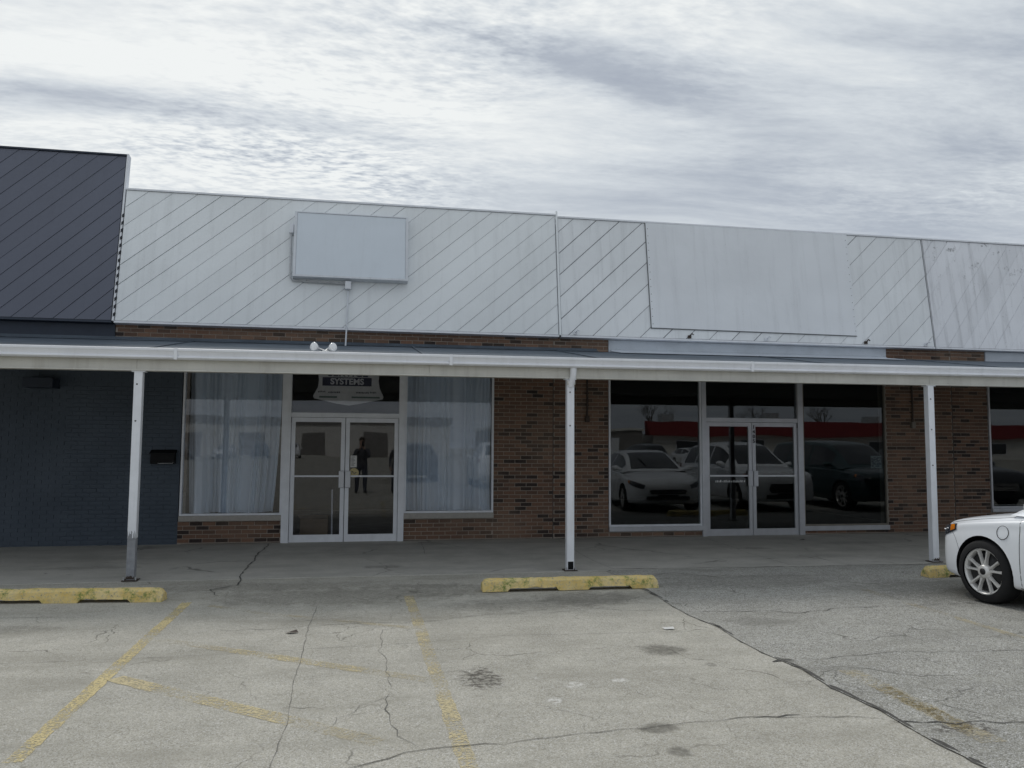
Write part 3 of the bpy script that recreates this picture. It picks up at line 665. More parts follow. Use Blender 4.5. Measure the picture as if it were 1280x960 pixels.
# unit 4: right end ---------------------------------------------------------------
UC = thing('shop_unit', 'brick shop with dirt stained fascia at right end behind the white car', 'shop', (13, WALL, 0), 'shop units in the strip')
rC = [(10.784, 11.524, .03, 2.88), (11.524, 17, .03, .40), (10.784, 11.50, 3.16, 3.44)]
wC = back_wall(UC, [(10.780, 11.527, 0, 3.10), (11.527, 18, 0, .402), (10.780, 18, 3.101, 3.44), (11.527, 18, 2.88, 3.10)], MT['mortar'])
lay_bricks(wC, rC, (MT['brick'], MT['brick_i']), .006, 300, 4, lambda x, z: z < 2.5 or z > 3.17, 11.0)
MB().box(11.507, 18, WALL-.03, WALL-.001, 3.16, 3.40).build('metal_panel', MT['flash'], UC)
window(UC, 11.53, 14.4, .48, HEAD, .035, MT['alu2'], MT['glass_t'], (.07, MT['alu2'], .0))
window(UC, 14.45, 17.4, .48, HEAD, .035, MT['alu2'], MT['glass_t'], (.07, MT['alu2'], .0))
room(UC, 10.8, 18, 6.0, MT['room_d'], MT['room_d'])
FC, LC, fc = fascia(UC, 10.394, 18, 10.398, 18, ZT-.035, YT-.005, .262, R(52), MT['fascia_c'], MT['groove_d'], MT['alu'], 14, 1.0)
roof(UC, 10.4, 18, ZT-.04)

# ------------------------------------------------------------------ things on the buildings
CW = FY-.155
sg = thing('sign_cabinet', 'blank white box sign mounted on the smooth white fascia', 'sign', FA(-.24, .8, .1))
Zs = lambda w: FZ+w
def cabpt(u, w, d): return FA(u, w, d)
x0, x1, w0_, w1_ = -1.150, .672, .79, 1.895
MB().prism([(x0, w0_), (x1, w0_), (x1, w1_), (x0, w1_)], lambda u, w: FA(u, w, .155), lambda u, w: FA(u, w, .012)).build('cabinet', MT['cabf'], sg)
MB().prism([(x0+.045, w0_+.035), (x1-.045, w0_+.035), (x1-.045, w1_-.02), (x0+.045, w1_-.02)], lambda u, w: FA(u, w, .163), lambda u, w: FA(u, w, .150)).build('face_panel', MT['cab'], sg)
mb = MB()
for (a, b, c, e) in ((x0, x0+.04, w0_, w1_), (x1-.04, x1, w0_, w1_), (x0+.04, x1-.04, w0_, w0_+.03), (x0+.04, x1-.04, w1_-.016, w1_)):
    mb.prism([(a, c), (b, c), (b, e), (a, e)], lambda u, w: FA(u, w, .172), lambda u, w: FA(u, w, .1552))
mb.build('retainer_frame', MT['cabf'], sg)
cdt = thing('electrical_conduit', 'thin grey conduit with junction box running below the blank box sign', 'conduit', FA(-.27, .4, .05))
mb = MB(); mb.tube([FA(-.28, .62, .045), FA(-.285, .3, .045), FA(-.29, .0, .045), (-.295, FY-.05, 3.3), (-.30, FY-.06, 3.15)], .013, 8); mb.build('pipe', MT['cabf'], cdt)
MB().box(-.33, -.235, FY-.02, FY+.075, FZ+.64, FZ+.77, .006).build('junction_box', MT['alu'], cdt)
mb = MB(); mb.tube([FA(-.33, .735, .05), FA(-.9, .745, .05), FA(x0-.01, .76, .05), FA(x0-.045, .82, .05), FA(x0-.055, 1.4, .05), FA(x0-.055, 1.58, .05)], .014, 8); mb.build('side_pipe', MT['steel'], cdt)
mb = MB(); mb.prism([(x0-.085, 1.56), (x0-.02, 1.56), (x0-.02, 1.72), (x0-.075, 1.72)], lambda u, w: FA(u, w, .08), lambda u, w: FA(u, w, .012)); mb.build('elbow_fitting', MT['alu'], cdt)

bp = thing('sign_board', 'large blank white painted plywood board on the weathered fascia', 'sign board', FB(6.8, 1, .03))
q = [(4.868, .185), (8.782, .165), (8.800, 2.115), (4.862, 2.110)]
MB().prism(q, lambda u, w: FB(u, w, .034), lambda u, w: FB(u, w, .0125)).build('board', MT['plywood'], bp)
mb = MB()
for (a, b, tm) in ((q[0], q[1], 'rust'), (q[1], q[2], 'fascia_b'), (q[2], q[3], 'fascia_b'), (q[3], q[0], 'rust')):
    dv = Vector((b[0]-a[0], b[1]-a[1])).normalized(); nv = Vector((dv.y, -dv.x))*.012; a2 = Vector(a)-dv*.012; b2 = Vector(b)+dv*.012; mb = MB()
    mb.prism([tuple(a2), tuple(b2), tuple(b2+nv*1.0), tuple(a2+nv*1.0)], lambda u, w: FB(u, w, .022), lambda u, w: FB(u, w, .0122))
    mb.build('edge_trim', MT['seam2'] if tm == 'rust' else MT[tm], bp)  # left and bottom strips take a darker grey than the other two
mb = MB(); rr = random.Random(5)
for k in range(14):
    for (u, w) in ((4.892, .25+k*.135), (8.765, .25+k*.135)):
        p0 = FB(u, w, .0345); mb.add([(p0[0]-.006, p0[1], p0[2]-.006), (p0[0]+.006, p0[1], p0[2]-.006), (p0[0]+.006, p0[1]-.0008, p0[2]+.006), (p0[0]-.006, p0[1]-.0008, p0[2]+.006)], [(0, 1, 2, 3)])
mb.build('nail_heads', MT['rust'], bp)

ml = thing('mailbox', 'black wall mailbox on the navy brick beside the curtained window', 'mailbox', (-2.99, WALL, 1.27))
mb = MB(); mb.box(-3.17, -2.82, WALL-.115, WALL-.006, 1.275, 1.44, .008); mb.build('body', MT['black'], ml)
mb = MB(); mb.prism([(WALL-.006, 1.49), (WALL-.135, 1.440), (WALL-.135, 1.425), (WALL-.006, 1.442)], lambda y, z: (-3.18, y, z), lambda y, z: (-2.81, y, z)); mb.build('lid', MT['black'], ml)
mb = MB(); mb.tube([(-3.05, WALL-.118, 1.30), (-3.05, WALL-.145, 1.285), (-2.84, WALL-.145, 1.285), (-2.84, WALL-.118, 1.30)], .005, 6); mb.build('paper_hook', MT['steel'], ml)

def wallpipe(x, z0, z1, box, label):
    o = thing('hanging_conduit', label, 'conduit', (x, WALL-.03, z0), 'old conduits on the brick piers')
    mb = MB(); mb.tube([(x, WALL-.03, 2.86), (x+.006, WALL-.035, (z0+z1)/2), (x, WALL-.03, z0+.05)], .016, 8); mb.build('pipe', MT['rust'], o)
    mb = MB(); mb.box(x-.035, x+.035, WALL-.075, WALL-.0065, z0-.03, z0+.08, .006); mb.build('end_box', MT['rust'] if not box else MT['bronze'], o)
    mb = MB()
    for z in (z0+.25, z0+.45): mb.box(x-.04, x+.04, WALL-.012, WALL-.0062, z, z+.02)
    mb.build('strap', MT['rust'], o)
wallpipe(3.73, 2.02, 2.7, False, 'rusty dark conduit hanging on the brick pier behind the middle post')
wallpipe(9.92, 1.98, 2.6, True, 'dark conduit with small box on the brick pier left of the right post')

# curtains
def curtain(x0, x1, xb0, xb1, folds, seed, label):
    rr = random.Random(seed); nx, nz = 150, 18; ph = [rr.uniform(0, 6.28) for _ in range(6)]; vs = []
    for j in range(nz+1):
        v = j/nz; z = .50+(2.86-.50)*v
        for i in range(nx+1):
            u = i/nx; s_ = (1-v)**2.0
            x = (x0+(x1-x0)*u)*(1-s_)+(xb0+(xb1-xb0)*u)*s_
            uu = u+.015*math.sin(4*v+ph[4])*math.sin(7*u+ph[5])
            uq = uu+.05*math.sin(uu*9.1+ph[3])+.03*math.sin(uu*23+ph[5]); q1 = math.sin(uq*folds*6.283+ph[0]); w = math.copysign(abs(q1)**.6, q1)*.35*(.35+.65*abs(math.sin(uu*5.3+ph[1])))+.18*math.sin(uq*folds*2.7*6.283+ph[1])+.75*math.sin(uu*folds*.36*6.283+ph[2])+.35*(1-v)*math.sin(uu*11+2.2*v+ph[4])
            y = WALL+.25+.115*w*(.8+.3*s_)
            vs.append((x, y, z))
    o = MB().add(vs, [(j*(nx+1)+i, j*(nx+1)+i+1, (j+1)*(nx+1)+i+1, (j+1)*(nx+1)+i) for j in range(nz) for i in range(nx)], True).build('curtain', MT['curtain'])
    return tag(o, label, 'curtain', 'white curtains in the shop windows')
curtain(-2.71, -1.29, -2.66, -1.40, 8.5, 3, 'white pleated curtain behind the window left of the glass doors')
curtain(.70, 2.11, .72, 2.10, 7.5, 8, 'white pleated curtain behind the window right of the glass doors')

# hanging sign in transom
bn = thing('hanging_sign', 'white shield shaped shop sign hanging inside the transom above curtained shop door', 'sign', (-.24, WALL+.05, 2.5))
yb = WALL+.05
poly = [(-.235, 2.215), (-.06, 2.245), (.305, 2.325), (.322, 2.36), (.255, 2.50), (.235, 2.62), (.25, 2.78), (-.73, 2.78), (-.71, 2.62), (-.725, 2.50), (-.80, 2.36), (-.78, 2.325), (-.43, 2.245)]
MB().prism(poly, lambda x, z: (x, yb, z), lambda x, z: (x, yb+.02, z)).build('board', MT['board'], bn)
MB().box(-.655, .125, yb-.003, yb-.0005, 2.53, 2.668).build('text_band', MT['ink'], bn)
text('lettering', 'SYSTEMS', .135, MT['white'], (-.265, yb-.005, 2.598), bn, .004, 1.02)
text('lettering', 'SERVICE', .16, MT['ink'], (-.255, yb-.003, 2.735), bn, .004, 1.1)
mb = MB(); rr = random.Random(2)
for (a, b, z) in ((-.72, -.60, 2.435), (-.56, -.37, 2.425), (-.12, .08, 2.425), (.10, .20, 2.43)):
    x = a
    while x < b:
        l = rr.uniform(.012, .022); mb.box(x, min(b, x+l), yb-.003, yb-.0005, z-rr.uniform(.010, .016), z+rr.uniform(.008, .016)); x += l+.006
mb.build('small_print', MT['inkg'], bn)
MB().box(-.70, -.42, yb-.003, yb-.0005, 2.335, 2.362).build('stripe', MT['green'], bn)
MB().box(-.19, .26, yb-.003, yb-.0005, 2.335, 2.362).build('stripe', MT['green'], bn)

# door notices
o = thing('door_sticker', 'round ochre sticker on the right curtained shop door by the handle', 'sticker', (-.13, WALL-.006, 1.15))
MB().lathe([(-.001, 0), (-.001, .075), (.001, .075), (.001, 0)], (-.125, WALL-.006, 1.135), 'y', 24, False).build('disc', MT['ochre'], o)
mb = MB(); mb.tube([(-.16, WALL-.0085, 1.16), (-.12, WALL-.0085, 1.12), (-.09, WALL-.0085, 1.15)], .006, 6); mb.build('mark', MT['inkg'], o)
o = thing('notice_card', 'small white hours card above the ochre sticker on the door', 'notice', (-.15, WALL-.006, 1.3))
MB().box(-.185, -.085, WALL-.007, WALL-.0045, 1.225, 1.41).build('card', MT['paper'], o)
mb = MB()
for k in range(8): mb.box(-.175, -.175+random.uniform(.04, .08), WALL-.0085, WALL-.0072, 1.245+k*.02, 1.253+k*.02)
mb.build('printed_line', MT['inkg'], o)
o = thing('house_number', 'black house number set vertically on the dark shop door stile', 'number', (6.775, WALL-.025, 1.8))
for k, c in enumerate('1405'): text('digit', c, .085, MT['black'], (6.777, WALL-.0245, 1.935-k*.082), o, .003)
o = thing('door_lettering', 'row of small white lettering on the left dark glass door', 'lettering', (6.33, WALL-.006, .985))
mb = MB(); rr = random.Random(4); x = 6.05
while x < 6.60:
    l = rr.choice((.014, .018, .022, .03)); h_ = rr.choice((.026, .034, .040))
    mb.prism([(x, .97), (x+l*.7, .97), (x+l, .97+h_), (x+l*.3, .97+h_)], lambda a, b: (a, WALL-.0065, b), lambda a, b: (a, WALL-.0045, b)); x += l+rr.choice((.006, .008, .02))
mb.build('letter_marks', MT['white'], o)
o = thing('paper_notice', 'mottled paper notice taped inside the dark window near its right edge', 'notice', (9.19, WALL+.02, 1.33))
MB().box(9.082, 9.295, WALL+.018, WALL+.020, 1.215, 1.44).build('sheet', MT['paper'], o)
mb = MB(); rr = random.Random(6)
for k in range(15):
    z = 1.225+k*.0138; x = 9.092
    while x < 9.27:
        l = rr.uniform(.01, .05); 
        if rr.random() < .62: mb.box(x, min(9.285, x+l), WALL+.0165, WALL+.0178, z, z+.009)
        x += l+.006
mb.build('printed_line', MT['inkg'], o)
# pole behind left glass door
o = MB().tube([(-.47, WALL+.5, .06), (-.475, WALL+.42, .85)], .012, 8).build('broom_handle', MT['alu']); tag(o, 'white pole leaning inside the left curtained shop glass door', 'pole')
o = thing('cardboard_box', 'brown cardboard box on the floor inside the curtained shop doors', 'box', (-.75, WALL+.9, .06))
MB().box(-1.0, -.55, WALL+.75, WALL+1.1, .06, .34, .005).build('carton', simple('cardboard', (.22, .16, .10), .9), o)
mb = MB(); mb.add([(-1.0, WALL+.75, .341), (-.55, WALL+.75, .341), (-.53, WALL+.62, .42), (-1.02, WALL+.62, .42)], [(0, 1, 2, 3)]); mb.build('flap', simple('cardboard_flap', (.26, .19, .12), .9), o)

# ------------------------------------------------------------------ canopy
SLOPE = .0035
sz = lambda x: SLOPE*(x-1.0)
CA = thing('canopy', 'long white gutter walkway canopy on square posts along the shop fronts', 'canopy', (1, 11.4, 0))
X0, X1 = -11, 17.5
GY = 9.825
# roof deck
RB = WALL-.034
mb = MB(); mb.xprof([(GY+.10, 2.69), (RB, 3.185), (RB, 3.145), (GY+.10, 2.655)], X0, X1, sz, 30); mb.build('roof_deck', MT['roofing'], CA)
mb = MB(); mb.xprof([(RB-.10, 3.176), (RB-.002, 3.192), (RB-.002, 3.235), (RB-.012, 3.235), (RB-.014, 3.203), (RB-.10, 3.186)], X0, 3.9, sz, 10); mb.build('wall_flashing', MT['roofing'], CA)
mb = MB(); mb.xprof([(RB-.55, 3.110), (RB-.05, 3.182), (RB-.002, 3.215), (RB-.012, 3.222), (RB-.06, 3.194), (RB-.55, 3.120)], 4.15, 9.40, sz, 12); o = mb.build('wall_flashing', MT['flash'], CA); o['label'] = 'pale patched metal flashing above the dark windows'
for xs in (-2.62, .75, 3.15, 6.6, 9.6):
    mb = MB(); mb.xprof([(GY+.12, 2.696), (RB-.02, 3.188), (RB-.02, 3.20), (GY+.12, 2.706)], xs, xs+.02, sz); mb.build('roof_seam', MT['roofing'], CA)
# gutter sections (K profile)
gp = [(GY+.10, 2.585), (GY+.035, 2.585), (GY+.012, 2.600), (GY+.012, 2.612), (GY+.030, 2.622), (GY+.010, 2.668), (GY, 2.685), (GY, 2.708), (GY+.008, 2.712), (GY+.016, 2.705), (GY+.022, 2.672), (GY+.10, 2.672)]
for (a, b) in ((X0, -7.3), (-7.3, -2.17), (-2.17, 1.06), (1.06, 5.1), (5.1, 9.45), (9.45, X1)):
    mb = MB(); mb.xprof(gp, a+.003, b-.003, sz, 4); mb.build('gutter', MT['gutter'], CA)
for xs in (-2.17, 1.06, 5.1, 9.45):
    mb = MB(); mb.xprof([(GY-.004, 2.58), (GY-.004, 2.712), (GY+.02, 2.716), (GY+.02, 2.58)], xs-.018, xs+.018, sz); mb.build('gutter_joint', MT['gutter'], CA)
# beam boards
for (a, b) in ((X0, -7.86), (-7.86, -2.62), (-2.62, .8), (.8, 2.63), (2.63, 7.86), (7.86, 13.1), (13.1, X1)):
    mb = MB(); mb.xprof([(9.955, 2.452), (10.075, 2.452), (10.075, 2.645), (9.955, 2.645)], a+.0015, b-.0015, sz, 2); mb.build('beam', MT['beam'], CA)
mb = MB(); mb.xprof([(9.935, 2.452), (9.953, 2.452), (9.953, 2.470), (9.935, 2.470)], X0, X1, sz, 2); mb.build('beam_trim', MT['beam'], CA)
for i in range(14):   # soffit panels between wall and beam
    a = X0+(X1-X0)*i/14; b = X0+(X1-X0)*(i+1)/14
    mb = MB(); mb.xprof([(10.08, 2.60), (WALL-.06, 2.86), (WALL-.06, 2.88), (10.08, 2.62)], a+.003, b-.003, sz); mb.build('soffit_panel', MT['soffit'], CA)
HW = .047
for i, px in enumerate((-7.86, -2.60, 2.628, 7.872, 13.1)):
    zt = 2.450+sz(px); y = 10.0; z0 = .02
    lean = {1: -.012}.get(i, 0)
    mb = MB(); mb.box(px-HW, px+HW, y-HW, y+HW, z0+(.47 if i == 1 else .0), zt, .006)
    po = mb.build('post', MT['postw'], CA)
    if i == 1:
        mb = MB(); mb.box(px-HW+.001, px+HW-.001, y-HW+.001, y+HW-.001, z0, z0+.469, .006); mb.build('bare_foot', MT['postg'], po)
        po['label'] = 'white post with bare grey foot'
        rr = random.Random(1); mb = MB()
        for k in range(7):
            xx = px-HW+.003+k*.0127; mb.add([(xx, y-HW-.0008, z0+.469), (xx+.0125, y-HW-.0008, z0+.469), (xx+.0125, y-HW-.0008, z0+.47+rr.uniform(0, .12)), (xx, y-HW-.0008, z0+.47+rr.uniform(0, .12))], [(0, 1, 2, 3)])
        mb.build('peeled_patch', MT['postg'], po)
    mb = MB(); mb.box(px-.085, px+.085, y-.075, y+.075, .010, .021, .003); mb.build('base_plate', MT['rust'], po)
    for sx in (-.065, .065):
        mb = MB(); mb.tube([(px+sx, y-.055, .02), (px+sx, y-.055, .055)], .010, 6); mb.build('bolt', MT['steel'], po)
    mb = MB()
    for z in (2.28, 1.85)+((1.35,) if i == 3 else ()): mb.lathe([(-.003, 0), (-.003, .010), (0, .010)], (px-.01, y-HW, z), 'y', 10, False)
    mb.build('bolt_hole', MT['crack'], po)
    mb = MB(); rr2 = random.Random(i+40)
    for k in range(9):
        xx = px-HW+.004+k*.0098; mb.add([(xx, y-HW-.0009, .03), (xx+.0098, y-HW-.0009, .03), (xx+.0098, y-HW-.0009, .045+rr2.uniform(0, .035)), (xx, y-HW-.0009, .045+rr2.uniform(0, .035))], [(0, 1, 2, 3)])
    if i != 2: mb.build('rust_stain', MT['rust'], po)
    mb = MB(); mb.box(px-.075, px+.075, y-.052, y+.05, zt-.012, zt+.001); mb.build('cap_plate', MT['postw'], po)
    if i == 2:   # gutter outlet drops into the hollow middle post
        mb = MB(); mb.tube([(px+.02, 9.905, 2.60), (px+.02, 9.905, 2.53), (px+.015, 9.915, 2.46), (px, 9.945, 2.40), (px, 9.96, 2.36)], [.045, .042, .040, .040, .040], 10); mb.build('outlet_elbow', MT['gutter'], po)
        mb = MB(); mb.box(px-.05, px+.055, 9.935, 9.952, 2.375, 2.425, .004); mb.build('outlet_collar', MT['beam'], po)
        mb = MB(); mb.box(px-.036, px+.036, y-HW-.003, y-HW+.02, .028, .125); mb.build('drain_opening', MT['black'], po)
        po['label'] = 'white hollow post with drain opening at its foot'

fl = thing('flood_light', 'pair of round white flood lamps on the canopy edge under the box sign', 'flood light', (-.49, 9.98, 2.72))
MB().box(-.51, -.43, 9.95, 10.03, 2.685, 2.735, .004).build('mount_box', MT['steel'], fl)
for cx, tx in ((-.59, -.5), (-.40, .6)):
    d_ = Vector((tx, -.75, .15)).normalized(); c = Vector((cx, 9.98, 2.775)); mb = MB()
    ls = [(-.065, .018), (-.04, .024), (-.01, .038), (.025, .052), (.042, .054), (.052, .044), (.057, .0)]
    mb.tube([c+d_*l for l, _ in ls], [max(r, .002) for _, r in ls], 16); h_ = mb.build('lamp_head', MT['lamp'], fl)
    mb = MB(); mb.tube([Vector((-.47, 9.98, 2.73)), c-d_*.07], .012, 8); mb.build('knuckle', MT['steel'], h_)

# ------------------------------------------------------------------ wheel stops
def wheel_stop(x0, y0, x1, y1, seed, label, notch=True):
    L = math.hypot(x1-x0, y1-y0); ang = math.atan2(y1-y0, x1-x0)
    bm = bmesh.new(); nx = 66
    prof = [(0.0, 0), (.005, .045), (.022, .105), (.045, .125), (.085, .133), (.125, .126), (.150, .10), (.165, .04), (.17, 0)]
    rows = []
    for i in range(nx+1):
        u = i/nx; x = L*u; e = min(u, 1-u)*L; tp = 1-.35*max(0, 1-e/.05)**2
        nt = notch and (.14 < u < .42 or .60 < u < .84)
        ring = []
        for k, (py, pz) in enumerate(prof):
            q = Vector((x, py, pz*tp)); nn = mnoise.noise(Vector((x*6+seed*9, py*22, pz*22)))*.010+mnoise.noise(Vector((x*24+seed, py*50, pz*50)))*.005
            q.y += nn*(1 if k < 4 else -1); q.z += nn*.8 if 1 < k < 7 else 0
            if k in (0, 8): q.z = .034+nn if nt else .0
            if k in (1, 7) and nt: q.z = max(q.z, .050)
            ring.append(bm.verts.new(q))
        rows.append(ring)
    n = len(prof)
    for i in range(nx):
        for k in range(n): bm.faces.new((rows[i][k], rows[i+1][k], rows[i+1][(k+1) % n], rows[i][(k+1) % n]))
    bm.faces.new(rows[0]); bm.faces.new(list(reversed(rows[-1])))
    bmesh.ops.recalc_face_normals(bm, faces=bm.faces[:])
    me = bpy.data.meshes.new('wheel_stop'); bm.to_mesh(me); bm.free(); me.materials.append(MT['stop'])
    o = put('wheel_stop', me); o.location = (x0, y0, zg(x1, y1)+.001); o.rotation_euler = (0, 0, ang)
    return tag(o, label, 'wheel stop', 'yellow concrete wheel stops')
wheel_stop(-3.93, 8.83, -1.955, 8.66, 1, 'worn yellow concrete wheel stop in front of the left white post')
wheel_stop(1.31, 8.68, 3.30, 8.64, 2, 'mossy yellow concrete wheel stop in front of the middle post')
wheel_stop(6.86, 8.80, 8.75, 8.78, 3, 'yellow concrete wheel stop half hidden by the white car')

o = MB().add([(2.62, 6.72, .006), (2.70, 6.70, .012), (2.71, 6.75, .02), (2.66, 6.79, .008), (2.61, 6.76, .016)], [(0, 1, 2, 3, 4)]).build('paper_scrap', MT['paper']); tag(o, 'small white paper scrap lying on the concrete lot', 'litter')
rr = random.Random(21)
for (x, y, lb) in ((7.25, 12.35, 'dark dead leaf on the walkway right of the dark glass doors'), (-.55, 7.1, 'dark leaf on the concrete between the faded yellow lines')):
    z = zg(x, y)+.004; o = MB().add([(x-.06, y, z), (x-.02, y-.03, z+.012), (x+.05, y-.01, z+.004), (x+.03, y+.03, z+.02), (x-.02, y+.03, z+.006)], [(0, 1, 2, 3, 4)]).build('dead_leaf', MT['rust']); tag(o, lb, 'leaf')
# ------------------------------------------------------------------ cars
def interp(xs, ys, x):
    """monotone-ish cubic through the station table"""
    xs = np.array(xs, float); ys = np.array(ys, float); x = np.asarray(x, float)
    h = np.diff(xs); dl = np.diff(ys)/h; m = np.zeros_like(ys); m[0] = dl[0]; m[-1] = dl[-1]
    for i in range(1, len(xs)-1): m[i] = 0 if dl[i-1]*dl[i] <= 0 else 2*dl[i-1]*dl[i]/(dl[i-1]+dl[i])
    i = np.clip(np.searchsorted(xs, x)-1, 0, len(xs)-2); s_ = (x-xs[i])/h[i]
    return (ys[i]*(1+2*s_)*(1-s_)**2+m[i]*h[i]*s_*(1-s_)**2+ys[i+1]*s_*s_*(3-2*s_)+m[i+1]*h[i]*s_*s_*(s_-1))
SEDAN = dict(L=4.87, fa=.83, ra=3.68, wr=.322, tw=.235,
    d=[0, .04, .12, .30, .6, .95, 1.3, 1.6, 2.4, 3.4, 4.0, 4.5, 4.75, 4.87],
    w=[.34, .50, .66, .83, .90, .925, .925, .92, .92, .925, .915, .87, .80, .68],
    zb=[.36, .29, .235, .20, .18, .18, .18, .18, .18, .18, .20, .25, .32, .42],
    zs=[.57, .63, .685, .745, .80, .845, .88, .905, .93, .96, .98, .97, .93, .85],
    zt=[.60, .69, .765, .835, .89, .94, .985, 1.01, 1.02, 1.02, 1.07, 1.09, 1.05, .90],
    gd=[1.12, 1.36, 1.8, 2.2, 2.6, 3.0, 3.4, 3.8, 4.2, 4.55], gz=[.96, 1.08, 1.29, 1.425, 1.475, 1.48, 1.45, 1.37, 1.22, 1.04], belt=.95, bw=.80, rw=.56,
    ws=(1.22, 2.16), rwin=(3.55, 4.38), side=((1.50, 2.56), (2.66, 3.55), (3.62, 3.98)), doors=((1.28, 2.58), (2.605, 3.40)))
SUV = dict(L=4.70, fa=.92, ra=3.60, wr=.36, tw=.24,
    d=[0, .04, .12, .30, .6, .95, 1.3, 1.6, 2.4, 3.4, 4.0, 4.45, 4.62, 4.70],
    w=[.56, .70, .80, .885, .92, .93, .93, .925, .925, .93, .925, .89, .84, .76],
    zb=[.38, .30, .27, .25, .24, .24, .24, .24, .24, .25, .28, .32, .40, .48],
    zs=[.70, .80, .87, .92, .95, .98, 1.0, 1.01, 1.03, 1.06, 1.08, 1.08, 1.06, 1.0],
    zt=[.76, .88, .965, 1.02, 1.06, 1.09, 1.11, 1.12, 1.12, 1.12, 1.14, 1.14, 1.12, 1.04],
    gd=[1.15, 1.4, 1.8, 2.1, 2.5, 3.0, 3.6, 4.1, 4.4, 4.62], gz=[1.07, 1.22, 1.48, 1.62, 1.685, 1.70, 1.68, 1.63, 1.50, 1.12], belt=1.06, bw=.81, rw=.60,
    ws=(1.28, 2.06), rwin=(4.22, 4.56), side=((1.62, 2.5), (2.58, 3.4), (3.48, 4.2)), doors=((1.55, 2.55), (2.575, 3.42)))
VAN = dict(SUV, L=5.1, ra=3.95, fa=.95,
    d=[0, .05, .15, .35, .65, .95, 1.3, 1.6, 2.6, 3.7, 4.4, 4.85, 5.02, 5.1],
    gd=[.95, 1.2, 1.6, 1.9, 2.4, 3.2, 4.0, 4.6, 4.85, 5.0], gz=[1.07, 1.25, 1.50, 1.66, 1.74, 1.77, 1.76, 1.72, 1.58, 1.15],
    ws=(1.05, 1.85), rwin=(4.68, 4.95), side=((1.5, 2.5), (2.6, 3.7), (3.8, 4.7)), doors=((1.45, 2.5), (2.55, 3.75)))
def make_car(sp, paint, label, loc, heading, group=None, name='parked_car', cat='car', detail=True, silver=None):
    """local: x right, y forward (nose at y=0, body behind), z up."""
    c = thing(name, label, cat, (0, 0, 0), group)
    L = sp['L']
    def sec(dd):
        w, zb, zs, zt = (float(interp(sp['d'], sp[k], dd)) for k in ('w', 'zb', 'zs', 'zt'))
        hs = zs-zb
        return [(w*.80, zb), (w*.955, zb+.035), (w*.992, zb+hs*.22), (w*1.0, zb+hs*.45), (w*.992, zb+hs*.72), (w*.978, zb+hs*.86), (w*.966, zs-.016), (w*.915, zs+(zt-zs)*.10), (w*.80, zs+(zt-zs)*.58), (w*.45, zt-.010), (0, zt)]
    def cr(pts, tt):
        n = len(pts)-1; f = min(max(tt, 0), n-1e-6); i = int(f); s_ = f-i
        p0, p1, p2, p3 = (pts[max(i-1, 0)], pts[i], pts[i+1], pts[min(i+2, n)])
        return tuple(.5*((2*b)+(cc-a)*s_+(2*a-5*b+4*cc-dd)*s_*s_+(3*b-a-3*cc+dd)*s_**3) for a, b, cc, dd in zip(p0, p1, p2, p3))
    def B(dd, tt, side=1, lift=0.0):
        x, z = cr(sec(dd), tt); q = Vector((x*side, -dd, z))
        if lift:
            e = .01; a = Vector((*cr(sec(min(dd+e, L)), tt), 0)); b = Vector((*cr(sec(max(dd-e, 0)), tt), 0)); k = (min(dd+e, L)-max(dd-e, 0))
            td = Vector((a.x-b.x, -k, a.y-b.y)); p1_ = cr(sec(dd), min(tt+.05, 9.99)); p0_ = cr(sec(dd), max(tt-.05, 0)); ttv = Vector((p1_[0]-p0_[0], 0, p1_[1]-p0_[1]))
            nn = ttv.cross(td).normalized()
            if nn.x < 0 and tt < 8: nn = -nn
            if tt >= 8 and nn.z < 0: nn = -nn
            q += Vector((nn.x*side, nn.y, nn.z))*lift
        return q
    NT_ = 44; ds = list(np.concatenate([np.linspace(0, .3, 9), np.linspace(.36, L-.4, 44), np.linspace(L-.33, L, 9)]))
    bm = bmesh.new(); rings = []
    for dd in ds:
        s0 = sec(dd); h_ = [cr(s0, 10*k/NT_) for k in range(NT_+1)]
        full = [(x, z) for x, z in h_]+[(-x, z) for x, z in reversed(h_[:-1])]
        rings.append([bm.verts.new((x, -dd, z)) for x, z in full])
    n = len(rings[0])
    for a, b in zip(rings[:-1], rings[1:]):
        for k in range(n): f = bm.faces.new((a[k], b[k], b[(k+1) % n], a[(k+1) % n])); f.smooth = True
    bm.faces.new(rings[0]); bm.faces.new(list(reversed(rings[-1])))
    bmesh.ops.recalc_face_normals(bm, faces=bm.faces[:])
    me = bpy.data.meshes.new('body'); bm.to_mesh(me); bm.free(); me.materials.append(paint); me.materials.append(MT['trim'])
    body = put('body', me, c)
    cut = MB(); ar = sp['wr']+.042
    for dd in (sp['fa'], sp['ra']):
        for sd_ in (-1, 1):
            cut.lathe([(0, 0), (0, ar), (sd_*.6, ar), (sd_*.6, 0)], (sd_*.52, -dd, sp['wr']), 'x', 40, False)
    cm = cut.mesh('cut', MT['trim'], Vector((0, 0, 0))); bmc = bmesh.new(); bmc.from_mesh(cm); bmesh.ops.remove_doubles(bmc, verts=bmc.verts[:], dist=1e-5); bmesh.ops.recalc_face_normals(bmc, faces=bmc.faces[:]); bmc.to_mesh(cm); bmc.free()
    kd_src = [(v.co.copy(), v.normal.copy()) for v in me.vertices]
    from mathutils.kdtree import KDTree
    kd = KDTree(len(kd_src))
    for i_, (co_, _) in enumerate(kd_src): kd.insert(co_, i_)
    kd.balance()
    co = put('cut', cm); md = body.modifiers.new('b', 'BOOLEAN'); md.object = co; md.operation = 'DIFFERENCE'; md.solver = 'EXACT'
    bpy.context.view_layer.update()
    nm = bpy.data.meshes.new_from_object(body.evaluated_get(bpy.context.evaluated_depsgraph_get()))
